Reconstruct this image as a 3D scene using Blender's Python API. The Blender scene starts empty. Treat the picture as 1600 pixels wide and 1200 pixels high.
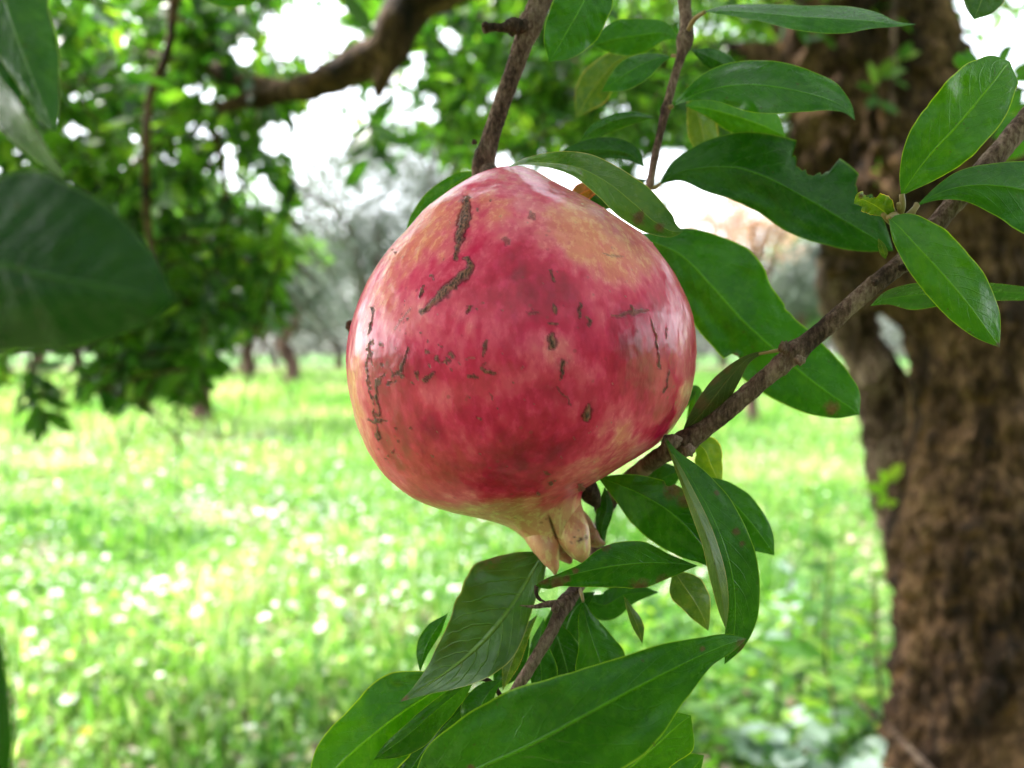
import bpy, math, random
import numpy as np
R = math.radians
rng = np.random.default_rng(7)
random.seed(7)
scene = bpy.context.scene
col = scene.collection

# ------------------------------------------------------------------ camera, sky, sun, exposure
F = 28.0 / 36.0 * 1600.0
CZ = 1.2
PITCH = R(2.3)
cam_d = bpy.data.cameras.new('camera')
cam = bpy.data.objects.new('camera', cam_d)
col.objects.link(cam)
cam.location = (0, 0, CZ)
cam.rotation_euler = (math.pi / 2 - PITCH, 0, 0)
cam_d.lens = 28.0
cam_d.sensor_width = 36.0
cam_d.clip_start = 0.01
cam_d.clip_end = 2000
cam_d.dof.use_dof = True
cam_d.dof.focus_distance = 0.186
cam_d.dof.aperture_fstop = 11.0
scene.camera = cam

SUN_EL, SUN_AZ = 52.0, -70.0          # azimuth from +Y (the view direction) towards +X
world = bpy.data.worlds.new('World')
scene.world = world
world.use_nodes = True
nt = world.node_tree
nt.nodes.clear()
sky = nt.nodes.new('ShaderNodeTexSky')
sky.sky_type = 'NISHITA'
sky.sun_disc = False
sky.sun_elevation = R(SUN_EL)
sky.sun_rotation = R(SUN_AZ)
sky.air_density = 1.0
sky.dust_density = 3.0
hs = nt.nodes.new('ShaderNodeHueSaturation')
hs.inputs['Saturation'].default_value = 0.30
hs.inputs['Value'].default_value = 2.2      # thin bright cloud veil: whiter and brighter than clear air
bg = nt.nodes.new('ShaderNodeBackground')
bg.inputs['Strength'].default_value = 0.15
wo = nt.nodes.new('ShaderNodeOutputWorld')
nt.links.new(sky.outputs[0], hs.inputs['Color'])
nt.links.new(hs.outputs[0], bg.inputs['Color'])
nt.links.new(bg.outputs[0], wo.inputs[0])

sl = bpy.data.lights.new('sun', 'SUN')
sl.energy = 4.3
sl.angle = R(5.0)
sl.color = (1.0, 0.96, 0.90)
sun = bpy.data.objects.new('sun', sl)
col.objects.link(sun)
sd = np.array([math.sin(R(SUN_AZ)) * math.cos(R(SUN_EL)), math.cos(R(SUN_AZ)) * math.cos(R(SUN_EL)), math.sin(R(SUN_EL))])
from mathutils import Vector
sun.rotation_euler = Vector(sd).to_track_quat('Z', 'Y').to_euler()

scene.view_settings.view_transform = 'Standard'
scene.view_settings.look = 'None'
scene.view_settings.exposure = 1.66
scene.view_settings.gamma = 1.0
scene.render.engine = 'CYCLES'
scene.cycles.use_denoising = True
scene.cycles.max_bounces = 8
scene.cycles.transparent_max_bounces = 8
scene.cycles.sample_clamp_indirect = 6.0

# ------------------------------------------------------------------ helpers
FW = np.array([0, math.cos(PITCH), -math.sin(PITCH)])
UP = np.array([0, math.sin(PITCH), math.cos(PITCH)])
RT = np.array([1.0, 0, 0])
CAM = np.array([0, 0, CZ])


def P(x, y, d):
    x = np.asarray(x, float); y = np.asarray(y, float); d = np.asarray(d, float)
    return CAM + d[..., None] * (FW + ((x - 800) / F)[..., None] * RT - ((y - 600) / F)[..., None] * UP)


def proj(p):
    q = p - CAM
    d = q @ FW
    dd = np.where(np.abs(d) < 1e-6, 1e-6, d)
    return 800 + F * (q @ RT) / dd, 600 - F * (q @ UP) / dd, d


def catmull(pts, n):
    pts = np.asarray(pts, float)
    if len(pts) < 3:
        t = np.linspace(0, 1, n)[:, None]
        return pts[0] * (1 - t) + pts[-1] * t
    k = np.r_[0, np.cumsum(np.maximum(np.linalg.norm(np.diff(pts[:, :2], axis=0), axis=1), 1e-6))]
    k /= k[-1]
    m = np.zeros_like(pts)
    dk = np.diff(k)[:, None]
    sl_ = np.diff(pts, axis=0) / dk
    m[1:-1] = (sl_[:-1] * dk[1:] + sl_[1:] * dk[:-1]) / (dk[1:] + dk[:-1])
    m[0] = sl_[0]; m[-1] = sl_[-1]
    t = np.linspace(0, 1, n)
    i = np.clip(np.searchsorted(k, t, side='right') - 1, 0, len(k) - 2)
    h = (k[i + 1] - k[i])[:, None]
    u = ((t - k[i])[:, None]) / h
    return ((2 * u**3 - 3 * u**2 + 1) * pts[i] + (u**3 - 2 * u**2 + u) * h * m[i]
            + (-2 * u**3 + 3 * u**2) * pts[i + 1] + (u**3 - u**2) * h * m[i + 1])


def vnoise(p, seed=0):
    p = np.asarray(p, float)
    i = np.floor(p).astype(np.int64)
    f = p - i
    f = f * f * (3 - 2 * f)

    def h(a, b, c):
        n = (a * 374761393 + b * 668265263 + c * 2147483647 + seed * 1274126177) & 0xffffffff
        n = ((n ^ (n >> 13)) * 1274126177) & 0xffffffff
        n = ((n ^ (n >> 16)) * 2246822519) & 0xffffffff
        return ((n ^ (n >> 15)) & 0xffff) / 65535.0
    r = 0
    for dx in (0, 1):
        wx = f[..., 0] if dx else 1 - f[..., 0]
        for dy in (0, 1):
            wy = f[..., 1] if dy else 1 - f[..., 1]
            for dz in (0, 1):
                wz = f[..., 2] if dz else 1 - f[..., 2]
                r = r + wx * wy * wz * h(i[..., 0] + dx, i[..., 1] + dy, i[..., 2] + dz)
    return r * 2 - 1


def fbm(p, oct=4, seed=0):
    a, r = 1.0, 0
    p = np.asarray(p, float)
    for o in range(oct):
        r = r + a * vnoise(p * 2**o + 17.3 * o, seed + o)
        a *= 0.5
    return r


def mesh(name, v, faces_list, smooth=True, uv=None, attrs=None, colr=None):
    """faces_list: list of (n,k) int arrays"""
    me = bpy.data.meshes.new(name)
    v = np.ascontiguousarray(v, dtype=np.float32).reshape(-1, 3)
    fl = [np.asarray(f, dtype=np.int32) for f in faces_list if len(f)]
    loops = np.concatenate([f.ravel() for f in fl])
    tot = np.concatenate([np.full(len(f), f.shape[1], np.int32) for f in fl])
    start = np.r_[0, np.cumsum(tot)[:-1]].astype(np.int32)
    me.vertices.add(len(v)); me.vertices.foreach_set('co', v.ravel())
    me.loops.add(len(loops)); me.loops.foreach_set('vertex_index', loops)
    me.polygons.add(len(tot)); me.polygons.foreach_set('loop_start', start)
    me.polygons.foreach_set('loop_total', tot)
    if smooth:
        me.polygons.foreach_set('use_smooth', np.ones(len(tot), dtype=bool))
    if uv is not None:
        l = me.uv_layers.new(name='UVMap')
        l.data.foreach_set('uv', np.asarray(uv, np.float32)[loops].ravel())
    for k, a in (attrs or {}).items():
        at = me.attributes.new(k, 'FLOAT', 'POINT')
        at.data.foreach_set('value', np.asarray(a, np.float32).ravel())
    if colr is not None:
        at = me.attributes.new('Col', 'FLOAT_COLOR', 'POINT')
        c = np.ones((len(v), 4), np.float32); c[:, :3] = colr
        at.data.foreach_set('color', c.ravel())
    me.update(calc_edges=True)
    me.validate()
    return me


def obj(name, me, mat, parent=None, kind=None, label=None, cat=None, group=None, color=None, loc=None):
    o = bpy.data.objects.new(name, me)
    col.objects.link(o)
    if mat is not None and len(me.materials) == 0:
        me.materials.append(mat)
    if parent is not None:
        o.parent = parent
    if loc is not None:
        o.location = loc
    if kind: o['kind'] = kind
    if label: o['label'] = label
    if cat: o['category'] = cat
    if group: o['group'] = group
    if color is not None: o.color = (*color, 1)
    return o


def thing(name, loc, label, cat, group=None):
    o = bpy.data.objects.new(name, None)
    col.objects.link(o)
    o.empty_display_size = 0.05
    o.location = [float(c) for c in loc]
    o['label'] = label; o['category'] = cat
    if group: o['group'] = group
    return o


def org(t):
    return np.array(t.location) if t is not None else np.zeros(3)


def grid_faces(n, m, wrap=False):
    i = np.arange(n - 1)[:, None]
    j = np.arange(m if wrap else m - 1)[None, :]
    a = i * m + j
    b = i * m + (j + 1) % m
    return np.stack([a, b, b + m, a + m], -1).reshape(-1, 4)


def tube_geo(path, rad, nseg=12, rough=0.0, freq=60.0, seed=0, flat=1.0, ridge=0.0, closed=True):
    path = np.asarray(path, float); rad = np.asarray(rad, float)
    n = len(path)
    T = np.gradient(path, axis=0); T /= np.linalg.norm(T, axis=1)[:, None] + 1e-12
    ref = np.array([0, 1.0, 0]) if abs(T[0] @ np.array([0, 1.0, 0])) < 0.9 else np.array([1.0, 0, 0])
    N = np.zeros_like(path)
    a = ref - (ref @ T[0]) * T[0]; a /= np.linalg.norm(a)
    for i in range(n):
        a = a - (a @ T[i]) * T[i]; a /= np.linalg.norm(a) + 1e-12
        N[i] = a
    B = np.cross(T, N)
    th = np.linspace(0, 2 * np.pi, nseg, endpoint=False)
    dirs = N[:, None] * np.cos(th)[None, :, None] * flat + B[:, None] * np.sin(th)[None, :, None]
    V = path[:, None] + dirs * rad[:, None, None]
    if rough > 0:
        q = V * freq
        V = V + dirs * (rad[:, None] * rough * fbm(q, 3, seed))[..., None]
    if ridge > 0:
        s = np.r_[0, np.cumsum(np.linalg.norm(np.diff(path, axis=0), axis=1))] * freq * 0.35
        q = np.stack([np.cos(th)[None] * 2.2 + 0 * s[:, None], np.sin(th)[None] * 2.2 + 0 * s[:, None], s[:, None] + 0 * th[None]], -1)
        V = V + dirs * (rad[:, None] * ridge * fbm(q * 1.3, 4, seed + 5))[..., None]
    V = V.reshape(-1, 3)
    fs = [grid_faces(n, nseg, True)]
    if closed:
        V = np.vstack([V, path[0], path[-1]])
        j = np.arange(nseg)
        fs.append(np.stack([np.full(nseg, n * nseg), (j + 1) % nseg, j], -1))
        fs.append(np.stack([np.full(nseg, n * nseg + 1), (n - 1) * nseg + j, (n - 1) * nseg + (j + 1) % nseg], -1))
    return V, fs


def px_path(pts, n):
    """pts rows: x, y, depth, radius_px -> world path and radii in metres"""
    c = catmull(pts, n)
    return P(c[:, 0], c[:, 1], c[:, 2]), np.maximum(c[:, 3], 0.2) * c[:, 2] / F


class Acc:
    """joins pieces into one mesh"""
    def __init__(s): s.v, s.f3, s.f4, s.n, s.t, s.uv = [], [], [], 0, [], []
    def add(s, V, fs, tint=0.0):
        s.v.append(V)
        for f in fs:
            (s.f3 if f.shape[1] == 3 else s.f4).append(f + s.n)
        s.t.append(np.broadcast_to(np.asarray(tint, float), (len(V),)))
        s.n += len(V)
    def mesh(s, name, o=0, smooth=True):
        fl = []
        if s.f3: fl.append(np.vstack(s.f3))
        if s.f4: fl.append(np.vstack(s.f4))
        return mesh(name, np.vstack(s.v) - o, fl, smooth, attrs={'tint': np.concatenate(s.t)})


# ------------------------------------------------------------------ materials
def mat(name):
    m = bpy.data.materials.new(name)
    m.use_nodes = True
    n = m.node_tree
    n.nodes.clear()
    out = n.nodes.new('ShaderNodeOutputMaterial')
    return m, n, out


class NB:
    def __init__(s, n): s.n = n
    def new(s, t, **kw):
        x = s.n.nodes.new(t)
        for k, v in kw.items(): setattr(x, k, v)
        return x
    def link(s, a, b): s.n.links.new(a, b)
    def val(s, inp, v):
        if isinstance(v, bpy.types.NodeSocket): s.link(v, inp)
        elif isinstance(v, (tuple, list)):
            inp.default_value = (*v, 1) if len(v) == 3 and len(inp.default_value) == 4 else v
        else: inp.default_value = v
    def math(s, op, a, b=None, c=None, clamp=False):
        x = s.new('ShaderNodeMath', operation=op); x.use_clamp = clamp
        s.val(x.inputs[0], a)
        if b is not None: s.val(x.inputs[1], b)
        if c is not None: s.val(x.inputs[2], c)
        return x.outputs[0]
    def mix(s, f, a, b, blend='MIX'):
        x = s.new('ShaderNodeMixRGB', blend_type=blend)
        s.val(x.inputs[0], f); s.val(x.inputs[1], a); s.val(x.inputs[2], b)
        return x.outputs[0]
    def noise(s, scale, detail=4, rough=0.5, vec=None, dist=0.0):
        x = s.new('ShaderNodeTexNoise')
        x.inputs['Scale'].default_value = scale; x.inputs['Detail'].default_value = detail
        x.inputs['Roughness'].default_value = rough; x.inputs['Distortion'].default_value = dist
        if vec is not None: s.link(vec, x.inputs['Vector'])
        return x.outputs[0]
    def ramp(s, f, stops):
        x = s.new('ShaderNodeValToRGB')
        s.val(x.inputs[0], f)
        e = x.color_ramp.elements
        while len(e) < len(stops): e.new(0.5)
        for i, (p, c) in enumerate(stops):
            e[i].position = p; e[i].color = (*c, 1) if isinstance(c, tuple) else (c, c, c, 1)
        return x.outputs[0]
    def smooth(s, v, a, b):
        x = s.new('ShaderNodeMapRange', interpolation_type='SMOOTHSTEP')
        s.val(x.inputs['Value'], v); x.inputs['From Min'].default_value = a; x.inputs['From Max'].default_value = b
        return x.outputs[0]
    def attr(s, name, out='Fac'):
        x = s.new('ShaderNodeAttribute', attribute_name=name)
        return x.outputs[out]
    def coord(s, which='Object'):
        return s.new('ShaderNodeTexCoord').outputs[which]
    def bump(s, h, strength, dist, normal=None):
        x = s.new('ShaderNodeBump')
        x.inputs['Strength'].default_value = strength; x.inputs['Distance'].default_value = dist
        s.link(h, x.inputs['Height'])
        if normal is not None: s.link(normal, x.inputs['Normal'])
        return x.outputs[0]
    def principled(s, base, rough, spec=0.5, normal=None, **kw):
        x = s.new('ShaderNodeBsdfPrincipled')
        s.val(x.inputs['Base Color'], base); s.val(x.inputs['Roughness'], rough)
        s.val(x.inputs['Specular IOR Level'], spec)
        if normal is not None: s.link(normal, x.inputs['Normal'])
        for k, v in kw.items(): s.val(x.inputs[k.replace('_', ' ')], v)
        return x.outputs[0]
    def translucent(s, c, normal=None):
        x = s.new('ShaderNodeBsdfTranslucent')
        s.val(x.inputs[0], c)
        if normal is not None: s.link(normal, x.inputs['Normal'])
        return x.outputs[0]
    def mixs(s, f, a, b):
        x = s.new('ShaderNodeMixShader')
        s.val(x.inputs[0], f); s.link(a, x.inputs[1]); s.link(b, x.inputs[2])
        return x.outputs[0]


def near_leaf_mat(name, under=False):
    m, n, out = mat(name)
    b = NB(n)
    uv = b.new('ShaderNodeUVMap').outputs[0]
    sep = b.new('ShaderNodeSeparateXYZ'); b.link(uv, sep.inputs[0])
    u, v = sep.outputs[0], sep.outputs[1]
    av = b.math('ABSOLUTE', v)
    oi = b.new('ShaderNodeObjectInfo')
    oc = b.coord('Object')
    # midrib and curved side veins
    wob = b.math('MULTIPLY', b.math('SUBTRACT', b.noise(220, 2, 0.5, oc), 0.5), 0.05)
    rib = b.math('SUBTRACT', 1.0, b.smooth(b.math('ABSOLUTE', v), 0.012, 0.045 if not under else 0.07))
    q = b.math('MULTIPLY', b.math('SUBTRACT', b.math('ADD', u, wob), b.math('MULTIPLY', b.math('POWER', av, 1.25), 0.26)), 11.0)
    side = b.math('ABSOLUTE', b.math('SUBTRACT', b.math('FRACT', b.math('ADD', q, b.math('MULTIPLY', b.math('GREATER_THAN', v, 0.0), 0.4))), 0.5))
    veins = b.math('MULTIPLY', b.math('SUBTRACT', 1.0, b.smooth(side, 0.0, 0.07)), b.math('SUBTRACT', 1.0, b.smooth(av, 0.6, 0.95)))
    net = b.new('ShaderNodeTexVoronoi', feature='DISTANCE_TO_EDGE')
    net.inputs['Scale'].default_value = 900
    b.link(oc, net.inputs['Vector'])
    nete = b.math('SUBTRACT', 1.0, b.smooth(net.outputs[0], 0.0, 0.12))
    big = b.noise(55, 4, 0.6, oc)
    fine = b.noise(420, 3, 0.6, oc)
    base = b.mix(b.smooth(big, 0.40, 0.60), oi.outputs['Color'], b.mix(1.0, oi.outputs['Color'], (0.58, 0.72, 0.7) if not under else (0.72, 0.78, 0.7), 'MULTIPLY'))
    base = b.mix(b.math('MULTIPLY', b.smooth(fine, 0.45, 0.7), 0.35), base, b.mix(1.0, oi.outputs['Color'], (1.9, 1.35, 0.9), 'MULTIPLY'))
    base = b.mix(b.math('MULTIPLY', veins, 0.05 if not under else 0.22), base, (0.10, 0.22, 0.02))
    base = b.mix(b.math('MULTIPLY', rib, 0.5), base, b.mix(1.0, oi.outputs['Color'], (3.6, 2.3, 3.0), 'MULTIPLY'))
    edge = b.smooth(av, 0.955, 0.985)
    base = b.mix(b.math('MULTIPLY', edge, 0.6), base, b.mix(1.0, oi.outputs['Color'], (9.0, 3.2, 8.0), 'MULTIPLY'))
    spots = b.smooth(b.noise(700, 2, 0.5, oc), 0.70, 0.76)
    base = b.mix(b.math('MULTIPLY', spots, 0.55), base, (0.045, 0.03, 0.012))
    brown = b.math('MULTIPLY', b.attr('brown'), b.smooth(b.math('ADD', b.noise(330, 5, 0.75, oc, 0.6), b.math('MULTIPLY', b.attr('brown'), 0.35)), 0.62, 0.78))
    base = b.mix(brown, base, b.mix(b.noise(600, 3, 0.6, oc), (0.02, 0.010, 0.005), (0.13, 0.085, 0.045)))
    # relief
    h = b.math('ADD', b.math('MULTIPLY', rib, -1.2 if not under else 2.0), b.math('MULTIPLY', veins, -0.22 if not under else 0.9))
    h = b.math('ADD', h, b.math('MULTIPLY', nete, -0.07))
    h = b.math('ADD', h, b.math('MULTIPLY', b.noise(130, 3, 0.5, oc), 1.6))
    h = b.math('ADD', h, b.math('MULTIPLY', fine, 0.35))
    nrm = b.bump(h, 0.5, 0.0006)
    rough = b.math('ADD', 0.19 if not under else 0.3, b.math('MULTIPLY', b.noise(180, 4, 0.6, oc), 0.16))
    pr = b.principled(base, rough, 0.38 if not under else 0.7, nrm)
    tr = b.translucent(b.mix(1.0, base, (3.2, 3.0, 1.2), 'MULTIPLY'), nrm)
    b.link(b.mixs(0.26 if not under else 0.22, pr, tr), out.inputs[0])
    return m


def far_leaf_mat(name, c1, c2, c3, rough=0.4, trans=0.45, tc=(2.6, 2.4, 1.2), spec=0.5):
    m, n, out = mat(name)
    b = NB(n)
    t = b.attr('tint')
    base = b.ramp(t, [(0.0, c1), (0.55, c2), (1.0, c3)])
    pr = b.principled(base, rough, spec)
    tr = b.translucent(b.mix(1.0, base, tc, 'MULTIPLY'))
    b.link(b.mixs(trans, pr, tr), out.inputs[0])
    return m


def bark_mat(name, dark, mid, light, scale=1.0, spot=None, rough=0.85):
    m, n, out = mat(name)
    b = NB(n)
    oc = b.coord('Object')
    mp = b.new('ShaderNodeMapping'); mp.inputs['Scale'].default_value = (1, 1, 0.45)
    b.link(oc, mp.inputs[0])
    big = b.noise(6 * scale, 5, 0.6, mp.outputs[0], 0.4)
    fine = b.noise(45 * scale, 6, 0.7, mp.outputs[0], 0.3)
    base = b.ramp(b.math('ADD', b.math('MULTIPLY', big, 0.5), b.math('MULTIPLY', fine, 0.5)), [(0.40, dark), (0.5, mid), (0.60, light)])
    if spot:
        s = b.smooth(b.noise(11 * scale, 4, 0.6, oc, 0.6), 0.56, 0.70)
        base = b.mix(b.math('MULTIPLY', s, 0.65), base, spot)
    vor = b.new('ShaderNodeTexVoronoi'); vor.inputs['Scale'].default_value = 28 * scale
    b.link(mp.outputs[0], vor.inputs['Vector'])
    h = b.math('ADD', b.math('MULTIPLY', fine, 1.0), b.math('MULTIPLY', vor.outputs[0], 0.6))
    nrm = b.bump(h, 1.0, 0.02 / scale)
    b.link(b.principled(base, rough, 0.25, nrm), out.inputs[0])
    return m


M = {}
M['leaf'] = near_leaf_mat('leaf_upper_side')
M['under'] = near_leaf_mat('leaf_underside', True)
M['twig'] = bark_mat('twig_bark', (0.04, 0.020, 0.016), (0.155, 0.088, 0.070), (0.33, 0.22, 0.18), 22.0)
M['twig_dark'] = bark_mat('twig_bark_dark', (0.018, 0.009, 0.007), (0.06, 0.032, 0.024), (0.15, 0.09, 0.07), 22.0)
M['bark'] = bark_mat('trunk_bark', (0.006, 0.003, 0.0015), (0.052, 0.025, 0.011), (0.24, 0.135, 0.07), 1.8, (0.14, 0.07, 0.012))
M['bark_grey'] = bark_mat('knobbly_bark', (0.015, 0.008, 0.006), (0.14, 0.08, 0.06), (0.45, 0.31, 0.25), 2.4, (0.12, 0.08, 0.03))
M['bark_far'] = bark_mat('far_bark', (0.04, 0.02, 0.014), (0.11, 0.06, 0.045), (0.2, 0.12, 0.09), 0.4)
M['crown'] = far_leaf_mat('crown_leaf', (0.012, 0.05, 0.005), (0.055, 0.15, 0.012), (0.18, 0.31, 0.028), 0.34, 0.5, (2.4, 2.4, 1.3))
M['green_far'] = far_leaf_mat('green_tree_leaf', (0.02, 0.07, 0.01), (0.06, 0.15, 0.02), (0.13, 0.25, 0.03))
M['olive'] = far_leaf_mat('olive_leaf', (0.045, 0.06, 0.045), (0.11, 0.135, 0.11), (0.24, 0.27, 0.24), 0.5, 0.25, (1.4, 1.4, 1.2))
M['russet'] = far_leaf_mat('russet_leaf', (0.22, 0.12, 0.09), (0.42, 0.28, 0.22), (0.55, 0.42, 0.28), 0.5, 0.35, (1.6, 1.4, 1.2))
M['sprout'] = far_leaf_mat('sprout_leaf', (0.015, 0.07, 0.01), (0.09, 0.25, 0.02), (0.28, 0.42, 0.05))
M['silver'] = far_leaf_mat('silvery_leaf', (0.12, 0.22, 0.15), (0.26, 0.36, 0.30), (0.42, 0.50, 0.45), 0.35, 0.2, (1.3, 1.3, 1.1))
M['grass'] = far_leaf_mat('grass_blade', (0.03, 0.12, 0.012), (0.12, 0.26, 0.04), (0.40, 0.47, 0.28), 0.45, 0.5, (1.9, 1.8, 1.1))
M['clover'] = far_leaf_mat('clover_leaf', (0.03, 0.13, 0.02), (0.13, 0.28, 0.045), (0.40, 0.50, 0.22), 0.3, 0.45, (1.9, 1.8, 1.1))
M['petal'] = far_leaf_mat('white_petal', (0.7, 0.72, 0.68), (0.8, 0.8, 0.76), (0.85, 0.85, 0.8), 0.6, 0.3, (1, 1, 1), 0.3)
M['yellow'] = far_leaf_mat('yellow_petal', (0.8, 0.55, 0.03), (0.85, 0.62, 0.04), (0.85, 0.66, 0.05), 0.6, 0.3, (1, 1, 1), 0.3)
M['litter'] = far_leaf_mat('dead_leaf', (0.12, 0.055, 0.04), (0.38, 0.26, 0.21), (0.68, 0.58, 0.52), 0.7, 0.15, (1.2, 1.1, 1.0), 0.2)


def ground_mat():
    m, n, out = mat('meadow_ground')
    b = NB(n)
    oc = b.coord('Object')
    a = b.noise(0.9, 5, 0.6, oc)
    f = b.noise(14, 6, 0.65, oc)
    vf = b.noise(90, 4, 0.6, oc)
    soil = b.ramp(f, [(0.3, (0.06, 0.032, 0.02)), (0.5, (0.24, 0.15, 0.10)), (0.66, (0.50, 0.38, 0.29))])
    green = b.ramp(vf, [(0.3, (0.03, 0.10, 0.015)), (0.6, (0.09, 0.20, 0.035)), (0.8, (0.2, 0.32, 0.09))])
    sep = b.new('ShaderNodeSeparateXYZ'); b.link(oc, sep.inputs[0])
    far = b.smooth(sep.outputs[1], 6.0, 16.0)
    g = b.smooth(b.math('ADD', a, b.math('ADD', b.math('MULTIPLY', f, 0.25), b.math('MULTIPLY', far, 0.3))), 0.5, 0.68)
    base = b.mix(g, soil, green)
    h = b.math('ADD', f, b.math('MULTIPLY', vf, 0.5))
    b.link(b.principled(base, 0.9, 0.2, b.bump(h, 0.8, 0.03)), out.inputs[0])
    return m


M['ground'] = ground_mat()


def soil_mat():
    m, n, out = mat('pale_earth')
    b = NB(n)
    f = b.noise(3, 6, 0.65, b.coord('Object'))
    b.link(b.principled(b.ramp(f, [(0.3, (0.16, 0.11, 0.08)), (0.7, (0.30, 0.22, 0.17))]), 0.9, 0.2, b.bump(f, 0.5, 0.05)), out.inputs[0])
    return m


M['earth'] = soil_mat()


def skin_mat(neck=False):
    m, n, out = mat('pomegranate_skin')
    b = NB(n)
    oc = b.coord('Object')
    c = b.attr('Col', 'Color')
    mp = b.new('ShaderNodeMapping'); mp.inputs['Scale'].default_value = (1.0, 1.0, 0.5)
    b.link(oc, mp.inputs[0])
    sp = b.noise(520, 4, 0.7, mp.outputs[0])
    st = b.noise(170, 5, 0.75, mp.outputs[0], 0.2)
    c = b.mix(b.math('MULTIPLY', b.smooth(sp, 0.48, 0.62), 0.5), c, b.mix(1.0, c, (1.2, 2.2, 1.7), 'MULTIPLY'))
    c = b.mix(b.math('MULTIPLY', b.smooth(st, 0.50, 0.62), 0.42), c, b.mix(1.0, c, (0.82, 0.42, 0.62), 'MULTIPLY'))
    sv = b.new('ShaderNodeTexVoronoi'); sv.inputs['Scale'].default_value = 330
    b.link(oc, sv.inputs['Vector'])
    dots = b.math('MULTIPLY', b.math('SUBTRACT', 1.0, b.smooth(sv.outputs[0], 0.10, 0.2)), b.smooth(b.noise(90, 2, 0.5, oc), 0.5, 0.62))
    c = b.mix(b.math('MULTIPLY', dots, 0.4), c, (0.16, 0.05, 0.035))
    scar = b.attr('scar')
    mps = b.new('ShaderNodeMapping'); mps.inputs['Scale'].default_value = (2.2, 2.2, 0.7)
    b.link(oc, mps.inputs[0])
    sc = b.ramp(b.noise(700, 4, 0.7, mps.outputs[0]), [(0.40, (0.022, 0.007, 0.006)), (0.5, (0.15, 0.055, 0.038)), (0.60, (0.36, 0.13, 0.09))])
    c = b.mix(scar, c, sc)
    h = b.math('ADD', b.math('MULTIPLY', b.noise(150, 3, 0.5, mp.outputs[0]), 1.2), b.math('MULTIPLY', sp, 0.25))
    h = b.math('ADD', h, b.math('MULTIPLY', b.math('MULTIPLY', scar, b.noise(900, 4, 0.7, mps.outputs[0])), 1.5))
    nrm = b.bump(h, 0.45, 0.0006)
    rough = b.math('ADD', b.math('ADD', 0.17, b.math('MULTIPLY', st, 0.14)), b.math('MULTIPLY', scar, 0.4))
    b.link(b.principled(c, rough, 0.5, nrm, Subsurface_Weight=0.08, Subsurface_Radius=(0.004, 0.0015, 0.001), Subsurface_Scale=1.0), out.inputs[0])
    return m


M['skin'] = skin_mat()

# ------------------------------------------------------------------ the setting: ground
def gz(x, y):
    x = np.asarray(x, float); y = np.asarray(y, float)
    q = np.stack([x * 0.45, y * 0.45, 0 * x], -1)
    return 0.035 * fbm(q, 3, 3) * np.clip(np.hypot(x, y) / 3, 0.3, 1.5)


n = 220
s = np.linspace(-1, 1, n)
gx = np.sign(s) * np.abs(s)**2.6 * 420
X, Y = np.meshgrid(gx, gx + 4.0)
V = np.stack([X, Y, gz(X, Y)], -1).reshape(-1, 3)
obj('ground', mesh('ground', V, [grid_faces(n, n)]), M['ground'], kind='structure')
# pale bare earth strip beyond the meadow
sx = np.linspace(-90, 90, 90)
A = Acc()
yy = np.linspace(0, 1, 6)
VX = np.repeat(sx[None], 6, 0)
VY = 50 + yy[:, None] * (16 + 4 * np.sin(sx * 0.13))[None] + 2.5 * np.sin(sx * 0.2)[None]
V = np.stack([VX, VY, gz(VX, VY) + 0.03], -1).reshape(-1, 3)
obj('dirt_track', mesh('dirt_track', V, [grid_faces(6, 90)]), M['earth'], kind='structure')

# ------------------------------------------------------------------ leaf clumps for mid and far foliage
LEAF_T = np.array([[0, 0, 0], [0.28, 0.16, 0.03], [0.68, 0.15, 0.03], [1, 0, -0.02], [0.68, -0.15, 0.03], [0.28, -0.16, 0.03], [0.5, 0, -0.02]])
LEAF_F = np.array([[0, 1, 6], [1, 2, 6], [2, 3, 6], [3, 4, 6], [4, 5, 6], [5, 0, 6]])


def unit(v):
    return v / (np.linalg.norm(v, axis=-1, keepdims=True) + 1e-9)


def leaves_mesh(name, pos, dr, nrm, size, tint, o=0, wid=1.0, tmpl=LEAF_T, tf=LEAF_F):
    dr = unit(dr)
    s_ = unit(np.cross(nrm, dr))
    nn = np.cross(dr, s_)
    t = tmpl
    V = (pos[:, None] + size[:, None, None] * (dr[:, None] * t[None, :, :1] + s_[:, None] * t[None, :, 1:2] * wid + nn[:, None] * t[None, :, 2:3]))
    k = len(t)
    Fc = tf[None] + (np.arange(len(pos)) * k)[:, None, None]
    return mesh(name, V.reshape(-1, 3) - o, [Fc.reshape(-1, tf.shape[1])], True, attrs={'tint': np.repeat(tint, k)})


def twig_leaves(c, r, per=12, length=0.22, size=0.07, droop=0.35):
    """c: twig base points (n,3) -> arrays for leaves along drooping twigs"""
    n_ = len(c)
    d = unit(r.normal(size=(n_, 3)) * [1, 1, 0.5] + [0, 0, -droop])
    t = (np.arange(per)[None] + r.random((n_, per))) / per
    pos = c[:, None] + d[:, None] * (t * length)[..., None] + [0, 0, -1] * (t**2 * length * 0.3)[..., None]
    rad = unit(r.normal(size=(n_, per, 3)))
    ld = unit(d[:, None] * 0.8 + rad * 0.9 + [0, 0, -0.25])
    nr = unit(r.normal(size=(n_, per, 3)) * 0.7 + [0, 0, 1.0])
    sz = size * r.uniform(0.6, 1.25, (n_, per))
    tint = np.clip(r.normal(0.36, 0.22, (n_, 1)) + r.normal(0, 0.2, (n_, per)), 0, 1)
    return pos.reshape(-1, 3), ld.reshape(-1, 3), nr.reshape(-1, 3), sz.ravel(), tint.ravel(), d


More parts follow.
